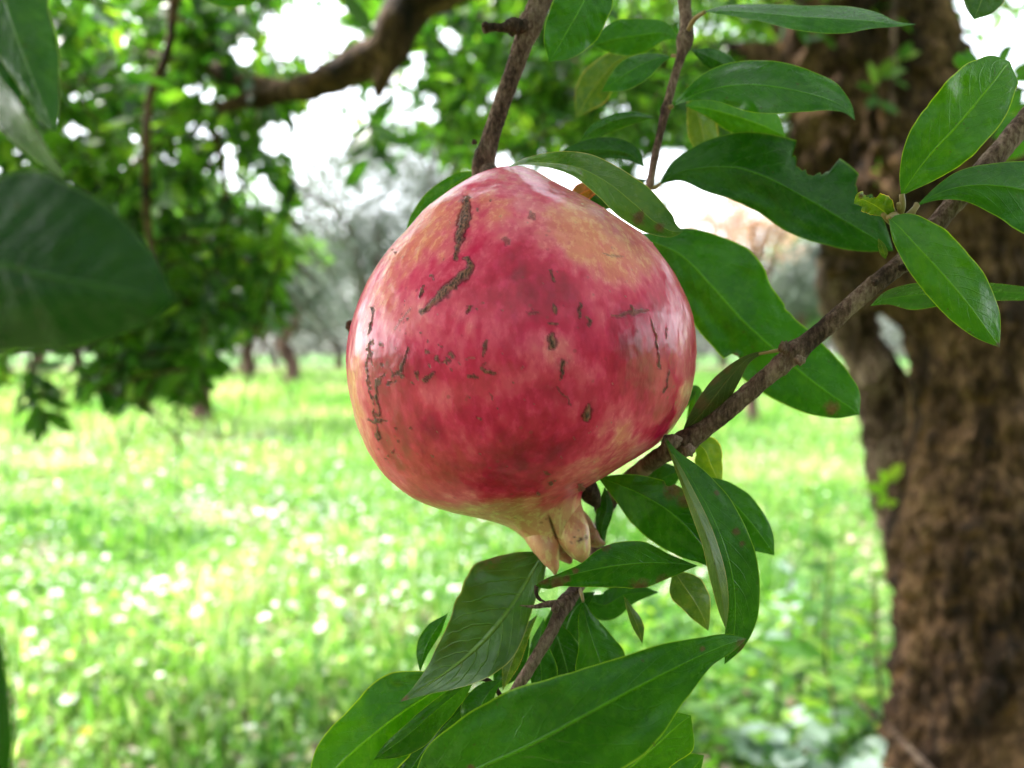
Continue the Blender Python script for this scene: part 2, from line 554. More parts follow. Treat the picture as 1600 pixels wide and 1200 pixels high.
# ------------------------------------------------------------------ big tree on the right with its crown overhead
TD = 1.9
tree = thing('orchard_tree', P(1500, 1200, np.array(TD)) * [1, 1, 0], 'thick brown orchard tree trunk with rough bark and a leafy crown overhead', 'tree')
to = org(tree)


def trunk_mesh(name, pts, n_, nseg, amp, freq, seed, mt, parent, label=None, knobs=()):
    c = catmull(pts, n_)
    path = P(c[:, 0], c[:, 1], c[:, 2]); rad = c[:, 3] * c[:, 2] / F
    V, fs = tube_geo(path, rad, nseg, 0, 1, seed)
    k = n_ * nseg
    ctr = np.repeat(path, nseg, 0)
    dv = V[:k] - ctr; rr = np.linalg.norm(dv, axis=1); dv = dv / (rr[:, None] + 1e-9)
    q = V[:k] * [1, 1, 0.55]
    ds = amp * (0.38 * fbm(q * freq, 2, seed) + 0.5 * (np.abs(fbm(q * freq * 3.2, 3, seed + 2)) - 0.45) + 0.16 * fbm(q * freq * 10, 4, seed + 4))
    V[:k] += dv * (ds * np.minimum(rr, 0.2) / 0.2)[:, None]
    for (kx, ky, kd, kr, ka) in knobs:
        kp = P(np.array(kx), np.array(ky), np.array(kd))
        w = np.exp(-np.sum((V[:k] - kp)**2, 1) / (kr * kr))
        V[:k] += dv * (w * ka)[:, None]
    return obj(name, mesh(name, V - org(parent), fs), mt, parent, label=label)


trunk_mesh('trunk', [(1540, 1420, 1.95, 150), (1532, 1250, 1.92, 126), (1526, 1100, 1.9, 112), (1519, 900, 1.9, 112), (1526, 700, 1.9, 100), (1524, 560, 1.9, 96), (1505, 470, 1.9, 98),
                     (1460, 380, 1.9, 122), (1400, 270, 1.9, 138), (1355, 120, 1.9, 122), (1330, 0, 1.92, 108), (1300, -160, 1.95, 95), (1230, -420, 2.0, 75), (1190, -700, 2.1, 50)],
           340, 240, 0.085, 7.0, 11, M['bark'], tree,
           knobs=[(1470, 610, 1.75, 0.035, -0.03), (1400, 1060, 1.8, 0.05, 0.05), (1580, 1080, 1.78, 0.03, -0.03), (1300, 250, 1.8, 0.05, -0.05), (1460, 60, 1.8, 0.06, 0.03), (1490, 880, 1.78, 0.03, 0.018), (1560, 760, 1.78, 0.03, 0.015)])
trunk_mesh('stem', [(1490, 1400, 2.15, 70), (1490, 1150, 2.12, 60), (1480, 980, 2.1, 52), (1452, 870, 2.1, 48), (1412, 770, 2.1, 46), (1388, 660, 2.1, 46), (1376, 600, 2.1, 42),
                    (1340, 530, 2.1, 33), (1322, 460, 2.1, 42), (1330, 380, 2.1, 45), (1345, 300, 2.08, 50), (1370, 200, 2.0, 50)],
           200, 110, 0.10, 13.0, 31, M['bark_grey'], tree, 'paler knobbly second stem of the trunk',
           knobs=[(1375, 570, 2.03, 0.05, 0.035), (1385, 640, 2.03, 0.03, -0.03), (1300, 430, 2.05, 0.035, 0.02), (1360, 600, 2.03, 0.02, 0.03), (1345, 690, 2.05, 0.03, 0.02)])
limbs = [
    [(1330, 110, 2.0, 55), (1210, 95, 2.1, 26), (1080, 90, 2.2, 24), (960, 85, 2.2, 28), (860, 40, 2.3, 30), (760, -30, 2.3, 36), (700, -120, 2.3, 40)],
    [(900, -150, 2.1, 50), (720, -50, 2.15, 44), (640, 10, 2.2, 38), (605, 70, 2.2, 36), (540, 110, 2.25, 25), (450, 145, 2.3, 18), (370, 160, 2.35, 11), (300, 185, 2.4, 8), (230, 195, 2.5, 5)],
    [(620, 60, 2.2, 22), (600, 110, 2.2, 16), (590, 150, 2.2, 6)],
    [(470, 142, 2.3, 13), (390, 130, 2.4, 14), (320, 108, 2.5, 12), (230, 90, 2.6, 8), (120, 85, 2.7, 5)],
    [(280, -80, 2.0, 12), (272, 0, 2.0, 9), (262, 80, 2.0, 8), (235, 150, 2.0, 7), (228, 250, 2.0, 6), (232, 360, 2.1, 5), (250, 450, 2.1, 3)],
    [(300, -60, 2.6, 12), (250, 60, 2.7, 9), (160, 110, 2.8, 7), (60, 130, 2.9, 5)],
    [(1180, -100, 2.3, 35), (1000, -160, 2.2, 45), (850, -220, 2.1, 50)],
    [(1250, -250, 2.0, 60), (1050, -330, 1.9, 60), (900, -420, 1.6, 50), (700, -700, 1.2, 45)],
    [(640, 20, 2.2, 14), (700, 90, 2.5, 9), (760, 160, 2.7, 6), (800, 200, 2.8, 3)],
    [(960, 85, 2.2, 14), (1000, 130, 2.3, 10), (1060, 200, 2.4, 6)],
    [(330, 190, 2.4, 6), (350, 270, 2.4, 5), (345, 370, 2.4, 4), (330, 470, 2.4, 3)],
]
for li, L in enumerate(limbs):
    if li in (1, 2, 3, 4, 10):
        L = [(a, b_, c_ - 0.78, d_) for a, b_, c_, d_ in L]
    p_, r_ = px_path(L, 70)
    V, fs = tube_geo(p_, r_, 16, 0.25, 16.0, len(L))
    obj('limb', mesh('limb', V - to, fs), M['bark'], tree)

# crown: where the photograph shows sky between the leaves, the twigs keep apart
openings = [(475, 60, 75, 55), (440, 35, 50, 30), (500, 320, 62, 95), (470, 215, 95, 48), (540, 170, 60, 55), (620, 100, 50, 50), (250, 70, 25, 22), (128, 20, 14, 22),
            (195, 20, 14, 16), (125, 150, 30, 12), (120, 205, 40, 20), (320, 145, 20, 22), (310, 200, 22, 20), (355, 270, 30, 70), (320, 370, 25, 30), (410, 310, 26, 40), (700, 60, 28, 26),
            (640, 170, 60, 40), (800, 150, 40, 24), (560, 60, 30, 18), (520, 280, 80, 60), (200, 260, 14, 14), (260, 300, 14, 10), (1040, 270, 50, 50), (1120, 300, 60, 40), (960, 170, 40, 20), (1500, 90, 90, 90),
            (1580, 330, 80, 60), (25, 235, 14, 18), (380, 80, 18, 30), (600, 260, 60, 40), (1110, 40, 40, 20), (1235, 70, 18, 26)]


def crown_keep(x, y, r, soft=0.55):
    q = np.stack([x / 60.0, y / 60.0, 0 * x], -1)
    nz = vnoise(q, 5) * 0.25 + vnoise(q * 3.1, 6) * 0.32
    keep = np.ones(len(x), bool)
    for (cx, cy, rx, ry) in openings:
        e = ((x - cx) / rx)**2 + ((y - cy) / ry)**2
        keep &= ~((e + nz < 0.66) & (r.random(len(x)) < (0.80 if cx > 520 and cy < 220 else 0.93)))
    # lower edge of the canopy
    low = np.interp(x, [-200, 0, 60, 130, 170, 240, 300, 340, 380, 430, 460, 470, 520, 640, 760, 1000, 1250, 1600, 1800],
                    [640, 600, 560, 560, 600, 610, 600, 545, 520, 500, 440, 260, 225, 260, 250, 300, 280, 200, 200])
    return keep & (y + nz * 120 < low)


n_t = 7800
tx = rng.uniform(-150, 1480, n_t); ty = rng.uniform(-60, 640, n_t)
td = rng.uniform(1.7, 4.2, n_t)
td = np.where(tx < 620, 1.5 + (td - 1.7) * 0.6, td)
right = tx > 1150
k = ~((tx < 620) & (rng.random(n_t) < 0.46)) & crown_keep(tx, ty, rng) & ~(right & (rng.random(n_t) < 0.5)) & ~((tx > 470) & (ty > 230))
td = np.where((tx > 1150) & (ty > 10), np.maximum(td, 2.7), td)
c_in = P(tx[k], ty[k], td[k])
# the part of the crown above the frame
n_o = 9500
oxyz = np.stack([rng.uniform(-3.0, 3.0, n_o), rng.uniform(-2.3, 3.4, n_o), rng.uniform(1.75, 3.3, n_o)], -1)
px_, py_, pd_ = proj(oxyz)
thin = (pd_ > 0.5) & (py_ > -1100) & (np.abs(px_ - 500) < 900) & (rng.random(n_o) < 0.88)
k2 = ~thin & ~((pd_ > 0.1) & (py_ > -40) & (px_ > -260) & (px_ < 1900)) & (oxyz[:, 0] > -2.2) & (np.hypot(oxyz[:, 0] + 0.2, oxyz[:, 1] - 0.9) < 2.9) & (oxyz[:, 2] > 1.75 + 0.35 * np.maximum(0, 1.6 - np.hypot(oxyz[:, 0], oxyz[:, 1] - 0.2)))
# unseen twig cluster added to block the sun from the fruit
ts = rng.uniform(0.75, 2.1, 1900)[:, None]
shade = P(np.array(800.), np.array(600.), np.array(.2)) + sd * ts + rng.normal(size=(1900, 3)) * [0.26, 0.26, 0.15]
sx_, sy_, sdp = proj(shade)
shade = shade[~((sdp > 0) & (sy_ > -60) & (sx_ > -260)) & (shade[:, 2] > 1.7)]
ang = rng.uniform(R(100), R(262), 4200); rr_ = rng.uniform(1.7, 2.8, 4200)
sky_block = np.stack([np.sin(ang) * rr_, np.cos(ang) * rr_ * 0.9 + 0.1, rng.uniform(0.75, 2.3, 4200)], -1)  # unseen leaf wall added behind the camera to block sky reflections
c_all = np.vstack([c_in, oxyz[k2], shade, sky_block])
lp, ld, ln, ls, lt, td_ = twig_leaves(c_all, rng, 13, 0.21, 0.058)
qx, qy, qd = proj(lp + ld * (ls * 0.5)[:, None])
inn = (qd > 0.3)
kk = ~inn | (crown_keep(qx, qy, rng)) | (qx > 1600)
obj('crown', leaves_mesh('crown', lp[kk], ld[kk], ln[kk], ls[kk], lt[kk], to, 1.15), M['crown'], tree)
A = Acc()
for c, d in zip(c_in[::2], td_[: len(c_in)][::2]):
    t = np.linspace(0, 1, 5)[:, None]
    pth = c + d * t * 0.24 + np.array([0, 0, -1]) * t**2 * 0.07
    V, fs = tube_geo(pth, np.linspace(0.003, 0.001, 5), 4)
    A.add(V, fs)
tw = obj('twigs', A.mesh('twigs', to), M['bark'], tree); tw['kind'] = 'stuff'

# ------------------------------------------------------------------ far trees
def crown_points(r, n_, rx, rz, clumps):
    cc = unit(r.normal(size=(clumps, 3))) * (r.random((clumps, 1))**0.5) * [rx, rx, rz]
    i = r.integers(0, clumps, n_)
    return cc[i] + r.normal(size=(n_, 3)) * [rx * 0.20, rx * 0.20, rz * 0.16]


def far_tree(name, label, x, d, h_tr, r_tr, cz, rx, rz, lm, n_, seed, leafsize, lean=0.0, group=None, wid=1.0):
    r = np.random.default_rng(seed)
    bx = (x - 800) / F * d
    g = float(gz(bx, d))
    t = thing(name, (bx, d, g), label, 'tree', group)
    pts = np.array([[0, 0, -0.1], [0.05 * lean, 0, h_tr * 0.35], [-0.25 * lean, 0, h_tr * 0.7], [0.1 * lean, 0.1, h_tr], [0.3 * lean, 0, cz]])
    tt = np.linspace(0, 1, 24)
    path = np.stack([np.interp(tt, np.linspace(0, 1, 5), pts[:, j]) for j in range(3)], -1)
    V, fs = tube_geo(path, np.linspace(r_tr * 1.25, r_tr * 0.5, 24), 12, 0.25, 3.0, seed)
    obj('trunk', mesh('trunk', V, fs), M['bark_far'], t)
    for b_ in range(6):
        a = r.uniform(0, 6.28)
        e = np.array([math.cos(a) * rx * 0.6, math.sin(a) * rx * 0.6, cz + r.uniform(-0.2, 0.5) * rz])
        s0 = path[int(24 * r.uniform(0.5, 0.85))]
        pp = np.array([s0 + (e - s0) * u + [0, 0, 0.15 * rz * math.sin(u * 3.1)] for u in np.linspace(0, 1, 8)])
        V, fs = tube_geo(pp, np.linspace(r_tr * 0.4, r_tr * 0.08, 8), 7, 0.2, 3.0, seed)
        obj('limb', mesh('limb', V, fs), M['bark_far'], t)
    c = crown_points(r, n_, rx, rz, 34) + [0.3 * lean, 0, cz]
    dr = unit(r.normal(size=(n_, 3)) + [0, 0, -0.3]); nr = unit(r.normal(size=(n_, 3)) + [0, 0, 0.8])
    cl = fbm(c * 0.9, 2, seed)
    obj('crown', leaves_mesh('crown', c, dr, nr, leafsize * r.uniform(0.6, 1.3, n_), np.clip(0.5 + 0.25 * cl + r.normal(0, 0.16, n_), 0, 1), 0, wid), lm, t)
    return t


GO = 'grey-green olive trees across the meadow'
far_tree('leafy_tree', 'small leafy green tree standing in the meadow below the canopy', 315, 12.5, 1.6, 0.13, 2.9, 1.6, 0.95, M['green_far'], 9000, 1, 0.13)
far_tree('olive_tree', 'pale grey olive tree with broad crown just beside the pomegranate', 585, 21, 2.2, 0.2, 4.6, 2.9, 2.6, M['olive'], 15000, 2, 0.17, 0.5, GO)
far_tree('olive_tree', 'olive tree with a curved dark trunk standing apart in the far meadow', 455, 29, 2.2, 0.24, 4.0, 3.0, 1.9, M['olive'], 12000, 3, 0.2, 1.6, GO)
far_tree('olive_tree', 'thin-trunked olive tree between the curved olive and the leafy tree', 388, 36, 2.2, 0.28, 4.2, 3.0, 2.0, M['olive'], 9000, 4, 0.24, 0.3, GO)
far_tree('olive_tree', 'distant olive tree seen under the big dark blurred leaf', 215, 44, 2.4, 0.3, 4.6, 3.6, 2.2, M['olive'], 7000, 5, 0.28, 0.5, GO)
far_tree('olive_tree', 'distant olive tree at the meadow edge behind the hanging spray', 60, 40, 2.4, 0.3, 4.5, 3.4, 2.2, M['olive'], 7000, 6, 0.28, 0.5, GO)
far_tree('olive_tree', 'dark olive tree hidden largely behind the pomegranate', 720, 34, 2.2, 0.3, 5.2, 3.6, 3.0, M['olive'], 8000, 7, 0.24, 0.4, GO)
far_tree('olive_tree', 'olive tree whose base shows below the large green leaf', 1248, 17, 1.5, 0.16, 2.7, 1.2, 0.8, M['olive'], 7000, 8, 0.16, 0.4, GO)
far_tree('russet_tree', 'tree with russet pink foliage between fruit and trunk', 1175, 13, 2.0, 0.10, 3.3, 1.2, 0.75, M['russet'], 1700, 9, 0.14)
far_tree('light_green_tree', 'yellow-green tree seen left of the knobbly stem', 1240, 24, 1.6, 0.15, 3.6, 1.2, 1.8, M['green_far'], 5000, 10, 0.2)
far_tree('light_green_tree', 'bright green tree seen to the right of the thick trunk', 1640, 16, 1.8, 0.15, 3.0, 1.8, 1.6, M['green_far'], 7000, 11, 0.16)
far_tree('olive_tree', 'grey olive tree in the gap right of the thick trunk', 1530, 33, 2.2, 0.3, 4.4, 3.4, 2.2, M['olive'], 6000, 12, 0.24, 0.4, GO)
far_tree('olive_tree', 'olive tree seen through the gap right of the fruit', 1075, 38, 2.2, 0.3, 4.2, 3.2, 1.9, M['olive'], 7000, 13, 0.24, 0.4, GO)

for i, (px, d_, cz_) in enumerate([(-80, 62, 5), (120, 70, 5.5), (300, 60, 4.8), (430, 72, 5.5), (530, 58, 5), (660, 66, 5), (820, 70, 5), (980, 60, 5), (1130, 66, 5), (1290, 58, 5), (1450, 62, 5), (1600, 60, 5)]):
    far_tree('field_tree', ['far left tree of the hedge line ending the meadow', 'tree of the far hedge line above the edge spray', 'tree of the far hedge line over the small trunk', 'tree of the far hedge line behind the curved olive', 'far hedge tree just beside the fruit',
             'far hedge tree hidden by the left half of the fruit', 'far hedge tree hidden by the middle of the fruit', 'far hedge tree hidden by the right half of the fruit', 'far hedge tree in the gap right of the fruit', 'far hedge tree left of the knobbly stem',
             'far hedge tree behind the thick trunk', 'far hedge tree at the right edge'][i], px, d_, 1.6, 0.3, cz_ * .62, 6.5, 2.6, M['olive'], 3800, 300 + i, 0.5, 0.3, 'hedge line of trees closing the meadow')

# ------------------------------------------------------------------ grass, clover, flowers and litter
def wedge(r, n_, d0, d1, pw=1.0, ext=0.42):
    u = r.random(n_)
    d = (d0**pw + u * (d1**pw - d0**pw))**(1 / pw)
    x = r.uniform(-0.68 - ext, 0.68 + ext, n_) * d
    return x, d


BL_T = None
def blades(name, n_, d0, d1, pw, h, w, seed, tint_mu=0.45):
    r = np.random.default_rng(seed)
    x, y = wedge(r, n_, d0, d1, pw)
    dens = fbm(np.stack([x * 1.6, y * 1.6, 0 * x], -1), 4, 21)
    k_ = (dens + r.uniform(-0.5, 0.5, n_)) > (0.13 if d0 < 8 else -0.5)
    x, y, dens = x[k_], y[k_], dens[k_]
    n_ = len(x)
    sc = r.uniform(0.5, 1.3, n_) * (1 + 0.25 * dens) * np.clip(y / d0, 1, 1.9)**0.6
    hh = h * sc * np.where(r.random(n_) < 0.12, 1.7, 1.0); ww = w * sc * r.uniform(0.6, 1.4, n_)
    a = r.uniform(0, 6.28, n_); side = np.stack([np.cos(a), np.sin(a), 0 * a], -1)
    ln_ = np.stack([np.cos(a + 1.57) , np.sin(a + 1.57), 0 * a], -1) * r.uniform(-0.6, 0.6, n_)[:, None] + r.normal(0, 0.12, (n_, 3)) * [1, 1, 0]
    b0 = np.stack([x, y, gz(x, y) - 0.004], -1)
    up_ = np.array([0, 0, 1.0])
    mid = b0 + (up_ * 0.62 + ln_ * 0.35) * hh[:, None]
    tip = b0 + (up_ * 0.92 + ln_ * 1.05) * hh[:, None]
    V = np.stack([b0 - side * ww[:, None] / 2, b0 + side * ww[:, None] / 2, mid + side * ww[:, None] * 0.45, mid - side * ww[:, None] * 0.45, tip], 1)
    i = np.arange(n_)[:, None] * 5
    pt = fbm(np.stack([x * 0.8, y * 0.5, 0 * x], -1), 3, 9)
    tint = np.clip(tint_mu + 0.38 * pt + r.normal(0, 0.24, n_), 0, 1)
    m_ = mesh(name, V.reshape(-1, 3), [i + np.array([[0, 1, 2, 3]]), i + np.array([[3, 2, 4]])], True, attrs={'tint': np.repeat(tint, 5)})
    return obj(name, m_, M['grass'], kind='stuff', label='long green meadow grass', cat='grass')


g1 = blades('grass', 150000, 1.7, 8, 1.5, 0.065, 0.008, 41)
g1['label'] = 'bright green grass blades around the camera tree'
g2 = blades('grass', 190000, 8, 48, 1.15, 0.13, 0.02, 42, 0.48)
g2['label'] = 'paler grass of the far meadow reaching the trees'


def broad(name, n_, d0, d1, seed, size, zr, mt, label, cat, tilt=0.6, thr=-0.5, wid=2.0, tm=0.45):
    r = np.random.default_rng(seed)
    x, y = wedge(r, n_, d0, d1, 1.4)
    dens = fbm(np.stack([x * 0.9 + 5, y * 0.9, 0 * x], -1), 3, seed)
    k_ = dens + r.uniform(-0.3, 0.3, n_) > thr
    x, y = x[k_], y[k_]; n_ = len(x)
    pos = np.stack([x, y, gz(x, y) + r.uniform(zr[0], zr[1], n_)], -1)
    dr = r.normal(size=(n_, 3)) * [1, 1, 0.35]; nr = unit(r.normal(size=(n_, 3)) * tilt + [0, 0, 1])
    sz = size * r.uniform(0.5, 1.4, n_) * np.clip(y / 3, 1, 2.2)**0.5
    pt = fbm(np.stack([x * 0.7, y * 0.5, 0 * x + 4], -1), 3, 9)
    return obj(name, leaves_mesh(name, pos, dr, nr, sz, np.clip(tm + 0.22 * pt + r.normal(0, 0.2, n_), 0, 1), 0, wid), mt, kind='stuff', label=label, cat=cat)


broad('ground_cover', 105000, 1.7, 12, 51, 0.032, (0.02, 0.10), M['clover'], 'low broad-leaved weeds and clover among the grass', 'weeds')
broad('leaf_litter', 58000, 1.7, 14, 52, 0.04, (0.004, 0.075), M['litter'], 'dry brown and pale fallen leaves lying between the grass', 'leaf litter', 0.5, 0.15, 1.4)

# white flowers: petals on a stalk, enlarged to stand in for sunlit glints too
def flower_geo(r, nr_pet=6, rad=0.011, stalk=0.09):
    V, f = [], []
    for i in range(nr_pet):
        a = i * 2 * math.pi / nr_pet + r.uniform(-0.1, 0.1)
        c, s_ = math.cos(a), math.sin(a)
        up_ = r.uniform(0.1, 0.35) * rad
        for (t, w, z) in ((0.15, 0, 0), (0.6, 0.32, up_ * 0.6), (1, 0, up_), (0.6, -0.32, up_ * 0.6)):
            V.append([c * t * rad - s_ * w * rad, s_ * t * rad + c * w * rad, stalk + z])
        b_ = 4 * i
        f.append([b_, b_ + 1, b_ + 2, b_ + 3])
    return np.array(V), [np.array(f)]


r = np.random.default_rng(77)
fm = []
for v_ in range(4):
    V, f = flower_geo(r, 6, 0.020, 0)
    pm = mesh('petals', V, f, True, attrs={'tint': np.full(len(V), r.random())})
    sv, sf = tube_geo(np.array([[0.006, 0, -0.11], [0.002, 0, -0.05], [0, 0, 0.0]]), np.array([0.0012, 0.001, 0.001]), 5)
    sm = mesh('stalk', sv, sf, attrs={'tint': np.full(len(sv), 0.3)})
    cv, cf = tube_geo(np.array([[0, 0, -0.001], [0, 0, 0.001], [0, 0, 0.003]]), np.array([0.002, 0.0028, 0.0012]), 6)
    cm = mesh('flower_centre', cv, cf, attrs={'tint': np.full(len(cv), 0.5)})
    fm.append((pm, sm, cm))
white_spots = []
for i in range(150):
    if i < 50:
        px, py = rng.normal(500, 110), rng.normal(790, 50)
    elif i < 80:
        px, py = rng.normal(330, 90), rng.normal(720, 18)
    elif i < 120:
        px, py = rng.uniform(0, 650), rng.uniform(780, 1000)
    else:
        px, py = rng.uniform(0, 1350), rng.uniform(760, 1180)
    white_spots.append((px, max(py, 690)))
for i, (px, py) in enumerate(white_spots):
    ang = (py - 600) / F
    d = 1.12 / math.tan(PITCH + math.atan(ang))
    x = (px - 800) / F * d
    t = thing('white_flower', (x, d, float(gz(x, d)) + 0.10), 'white meadow flower, enlarged to stand for sunlit leaf glints too', 'flower', 'white flowers dotted over the meadow')
    t.rotation_euler = (rng.uniform(-0.5, 0.5), rng.uniform(-0.4, 0.4), rng.uniform(0, 6))
    sc_ = rng.uniform(0.8, 1.7) * min(max(d / 5, 1), 1.6)
    t.scale = (sc_,) * 3
    pm, sm, cm = fm[i % 4]
    obj('petals', pm, M['petal'], t); obj('stalk', sm, M['clover'], t); obj('flower_centre', cm, M['yellow'], t)
ylab = ['yellow flower low at the left edge of the meadow', 'lone yellow flower in the lower left grass', 'yellow flower beside bare soil under the left leaves', 'pale yellow bloom among tall grass in the middle distance',
        'yellow flower in grass left of the lower leaves', 'small yellow flower near the bottom edge of the grass']
V, f = flower_geo(r, 5, 0.017, 0)
ym = mesh('petals', V, f, True, attrs={'tint': np.full(len(V), 0.5)})
for i, (px, py) in enumerate([(42, 1100), (88, 1038), (260, 965), (170, 935), (290, 1030), (120, 1160)]):
    d = 1.12 / math.tan(PITCH + math.atan((py - 600) / F)); x = (px - 800) / F * d
    t = thing('yellow_flower', (x, d, float(gz(x, d)) + 0.09), ylab[i], 'flower', 'yellow flowers in the grass')
    t.rotation_euler = (0.5, rng.uniform(-0.3, 0.3), rng.uniform(0, 6))
    obj('petals', ym, M['yellow'], t); obj('stalk', fm[0][1], M['clover'], t)
# many more, too small to pick apart; white also stands for sunlit leaf glints
r = np.random.default_rng(78)
x, y = wedge(r, 14000, 2.6, 13, 1.3)
dn = fbm(np.stack([x * 0.6, y * 0.6, 0 * x], -1), 2, 33)
kf = (dn + r.uniform(-.3, .3, len(x)) > -0.1 + 0.5 * (y < 3.3)) & (x < 1.6)
x, y = x[kf], y[kf]
pos = np.stack([x, y, gz(x, y) + r.uniform(0.05, 0.12, len(x))], -1)
obj('blossoms_and_glints', leaves_mesh('blossoms_and_glints', pos, r.normal(size=(len(x), 3)) * [1, 1, 0.2], unit(r.normal(size=(len(x), 3)) * 0.4 + [0, -0.3, 1]), r.uniform(0.014, 0.045, len(x)) * r.random(len(x))**0.5, r.random(len(x)), 0, 2.6),
    M['petal'], kind='stuff', label='countless tiny white blossoms and painted sunlit glints scattered through the meadow', cat='blossoms')

# ------------------------------------------------------------------ seedlings at the foot of the trunk
def seedling(px, d, h, nl, lm, label, seed, lean=0.0, lsize=0.06, wid=1.3, cat='seedling', topz=None):
    r = np.random.default_rng(seed)
    x = (px - 800) / F * d
    g = float(gz(x, d))
    t = thing('seedling', (x, d, g), label, cat, 'leafy seedlings at the foot of the trunk')
    tt = np.linspace(0, 1, 14)
    path = np.stack([lean * tt**1.5 * h + 0.01 * np.sin(tt * 7 + seed), 0.01 * np.cos(tt * 5), tt * h - 0.01], -1)
    V, fs = tube_geo(path, np.linspace(0.006, 0.002, 14), 6)
    obj('stem', mesh('stem', V, fs, attrs={'tint': np.full(len(V), 0.2)}), M['bark'] if seed % 3 else M['bark_far'], t)
    for i in range(nl):
        f_ = 0.2 + 0.8 * i / max(nl - 1, 1)
        b0 = path[int(f_ * 13)]
        a = i * 2.4 + r.uniform(-0.4, 0.4)
        dr = np.array([[math.cos(a), math.sin(a), r.uniform(-0.1, 0.7)]]); nr = np.array([[r.normal(0, 0.3), r.normal(0, 0.3) - 0.2, 1.0]])
        obj('leaf', leaves_mesh('leaf', b0[None], dr, nr, np.array([lsize * r.uniform(0.7, 1.25)]), np.array([r.uniform(0.2, 0.9)]), 0, wid), lm, t)


SP = M['sprout']; SV = M['silver']
seed_spec = [
    (1300, 2.35, 0.62, 20, SP, 'tallest seedling with a straight brown stem left of the trunk', 101, 0.0, 0.075),
    (1255, 2.5, 0.50, 16, SP, 'seedling with drooping leaves just left of the tallest one', 102, 0.05, 0.075),
    (1285, 2.9, 0.72, 12, SP, 'seedling with yellow tip leaves against pale soil', 103, -0.05, 0.06),
    (1360, 2.6, 0.55, 14, SP, 'slender seedling close to the lit edge of the trunk', 104, 0.04, 0.07),
    (1210, 2.35, 0.33, 14, SP, 'short bushy seedling behind the hanging curled leaf', 105, 0.1, 0.08),
    (1160, 2.6, 0.30, 12, SP, 'low green seedling nearest the pomegranate leaves', 106, 0.0, 0.08),
    (1340, 2.1, 0.34, 12, SP, 'dark stemmed seedling low beside the trunk root', 107, -0.2, 0.07),
    (1240, 2.1, 0.20, 9, SV, 'plant with large silvery pale leaves at the lower right', 108, 0.1, 0.12),
    (1190, 2.2, 0.16, 8, SV, 'pale-leaved ground plant under the large front leaf', 109, -0.1, 0.1),
    (1310, 2.0, 0.14, 8, SV, 'whitish broad-leaved plant near the bottom beside the trunk', 110, 0.1, 0.12),
    (1130, 2.25, 0.22, 10, SP, 'bright green low plant beside the lowest hanging leaf', 111, 0.0, 0.07),
    (1230, 2.9, 0.42, 12, SV, 'seedling with bluish white leaves in the middle of the thicket', 112, 0.1, 0.07),
    (1395, 2.05, 0.62, 7, SP, 'thin sprout with light green top leaves in front of the stem', 113, -0.06, 0.05),
]
for s_ in seed_spec:
    s_ = list(s_); s_[3] = int(s_[3] * 1.4); s_[8] *= 1.35
    seedling(*s_)
r = np.random.default_rng(120)
n_ = 5200
x = r.uniform(0.38, 1.25, n_); y = r.uniform(2.0, 3.3, n_)
clump = fbm(np.stack([x * 5, y * 5, 0 * x], -1), 2, 61) > -0.25
x, y = x[clump], y[clump]; n_ = len(x)
pos = np.stack([x, y, gz(x, y) + r.uniform(0.0, 0.28, n_) * r.random(n_)], -1)
obj('undergrowth', leaves_mesh('undergrowth', pos, r.normal(size=(n_, 3)) * [1, 1, 0.5], unit(r.normal(size=(n_, 3)) * 0.6 + [0, -0.2, 1]), r.uniform(0.025, 0.065, n_), np.clip(r.normal(0.42, 0.32, n_), 0, 1), 0, 1.3),
    SP, kind='stuff', label='dense green undergrowth around the seedlings by the trunk', cat='undergrowth')
# twig lying at the trunk's foot, sprouts on the bark
p_, r_ = px_path([(1330, 1085, 1.72, 3), (1370, 1120, 1.7, 4), (1420, 1170, 1.66, 5), (1480, 1230, 1.62, 5)], 20)
V, fs = tube_geo(p_, r_, 8, 0.2, 60)
obj('dry_twig', mesh('dry_twig', V, fs), M['bark_grey'], label='dry brown twig leaning in front of the trunk foot', cat='twig')
for (px, py, d, lab, m_, sz) in [(1410, 85, 1.70, 'bright shoot growing on the upper trunk bark', SP, 0.04), (1385, 245, 1.70, 'faint tuft of leaves on the trunk behind the bitten leaf', SP, 0.03), (1378, 115, 1.68, 'dark little leaves on the shaded trunk', M['crown'], 0.05),
                                 (1392, 750, 1.95, 'yellow-green shoot sprouting from the knobbly stem', SP, 0.055)]:
    c = P(np.array(px), np.array(py), np.array(d))
    t = thing('trunk_shoot', c, lab, 'shoot')
    V, fs = tube_geo(np.array([[0, 0.14, -0.06], [0, 0.05, -0.05], [0, 0, 0]]), np.array([0.002, 0.002, 0.001]), 5)
    obj('stem', mesh('stem', V, fs), M['bark_far'], t)
    for i in range(6):
        a = i * 1.05
        obj('leaf', leaves_mesh('leaf', np.array([[0, 0.02, -0.01 * i]]), np.array([[math.cos(a), -0.3, math.sin(a) * 0.8 + 0.2]]), np.array([[0.1, -1, 0.6]]), np.array([sz * rng.uniform(0.7, 1.2)]), np.array([rng.uniform(0.3, 1)]), 0, 1.5), m_, t)
vine = thing('trunk_vine', P(np.array(1395), np.array(300), np.array(1.7)), 'thin grey vine stem running up the leaning trunk', 'vine')
p_, r_ = px_path([(1400, 330, 1.72, 4), (1394, 200, 1.71, 4), (1396, 60, 1.7, 4), (1400, -60, 1.7, 4)], 24)
V, fs = tube_geo(p_, r_, 7, 0.2, 60)
obj('stem', mesh('stem', V - org(vine), fs), M['bark_grey'], vine)

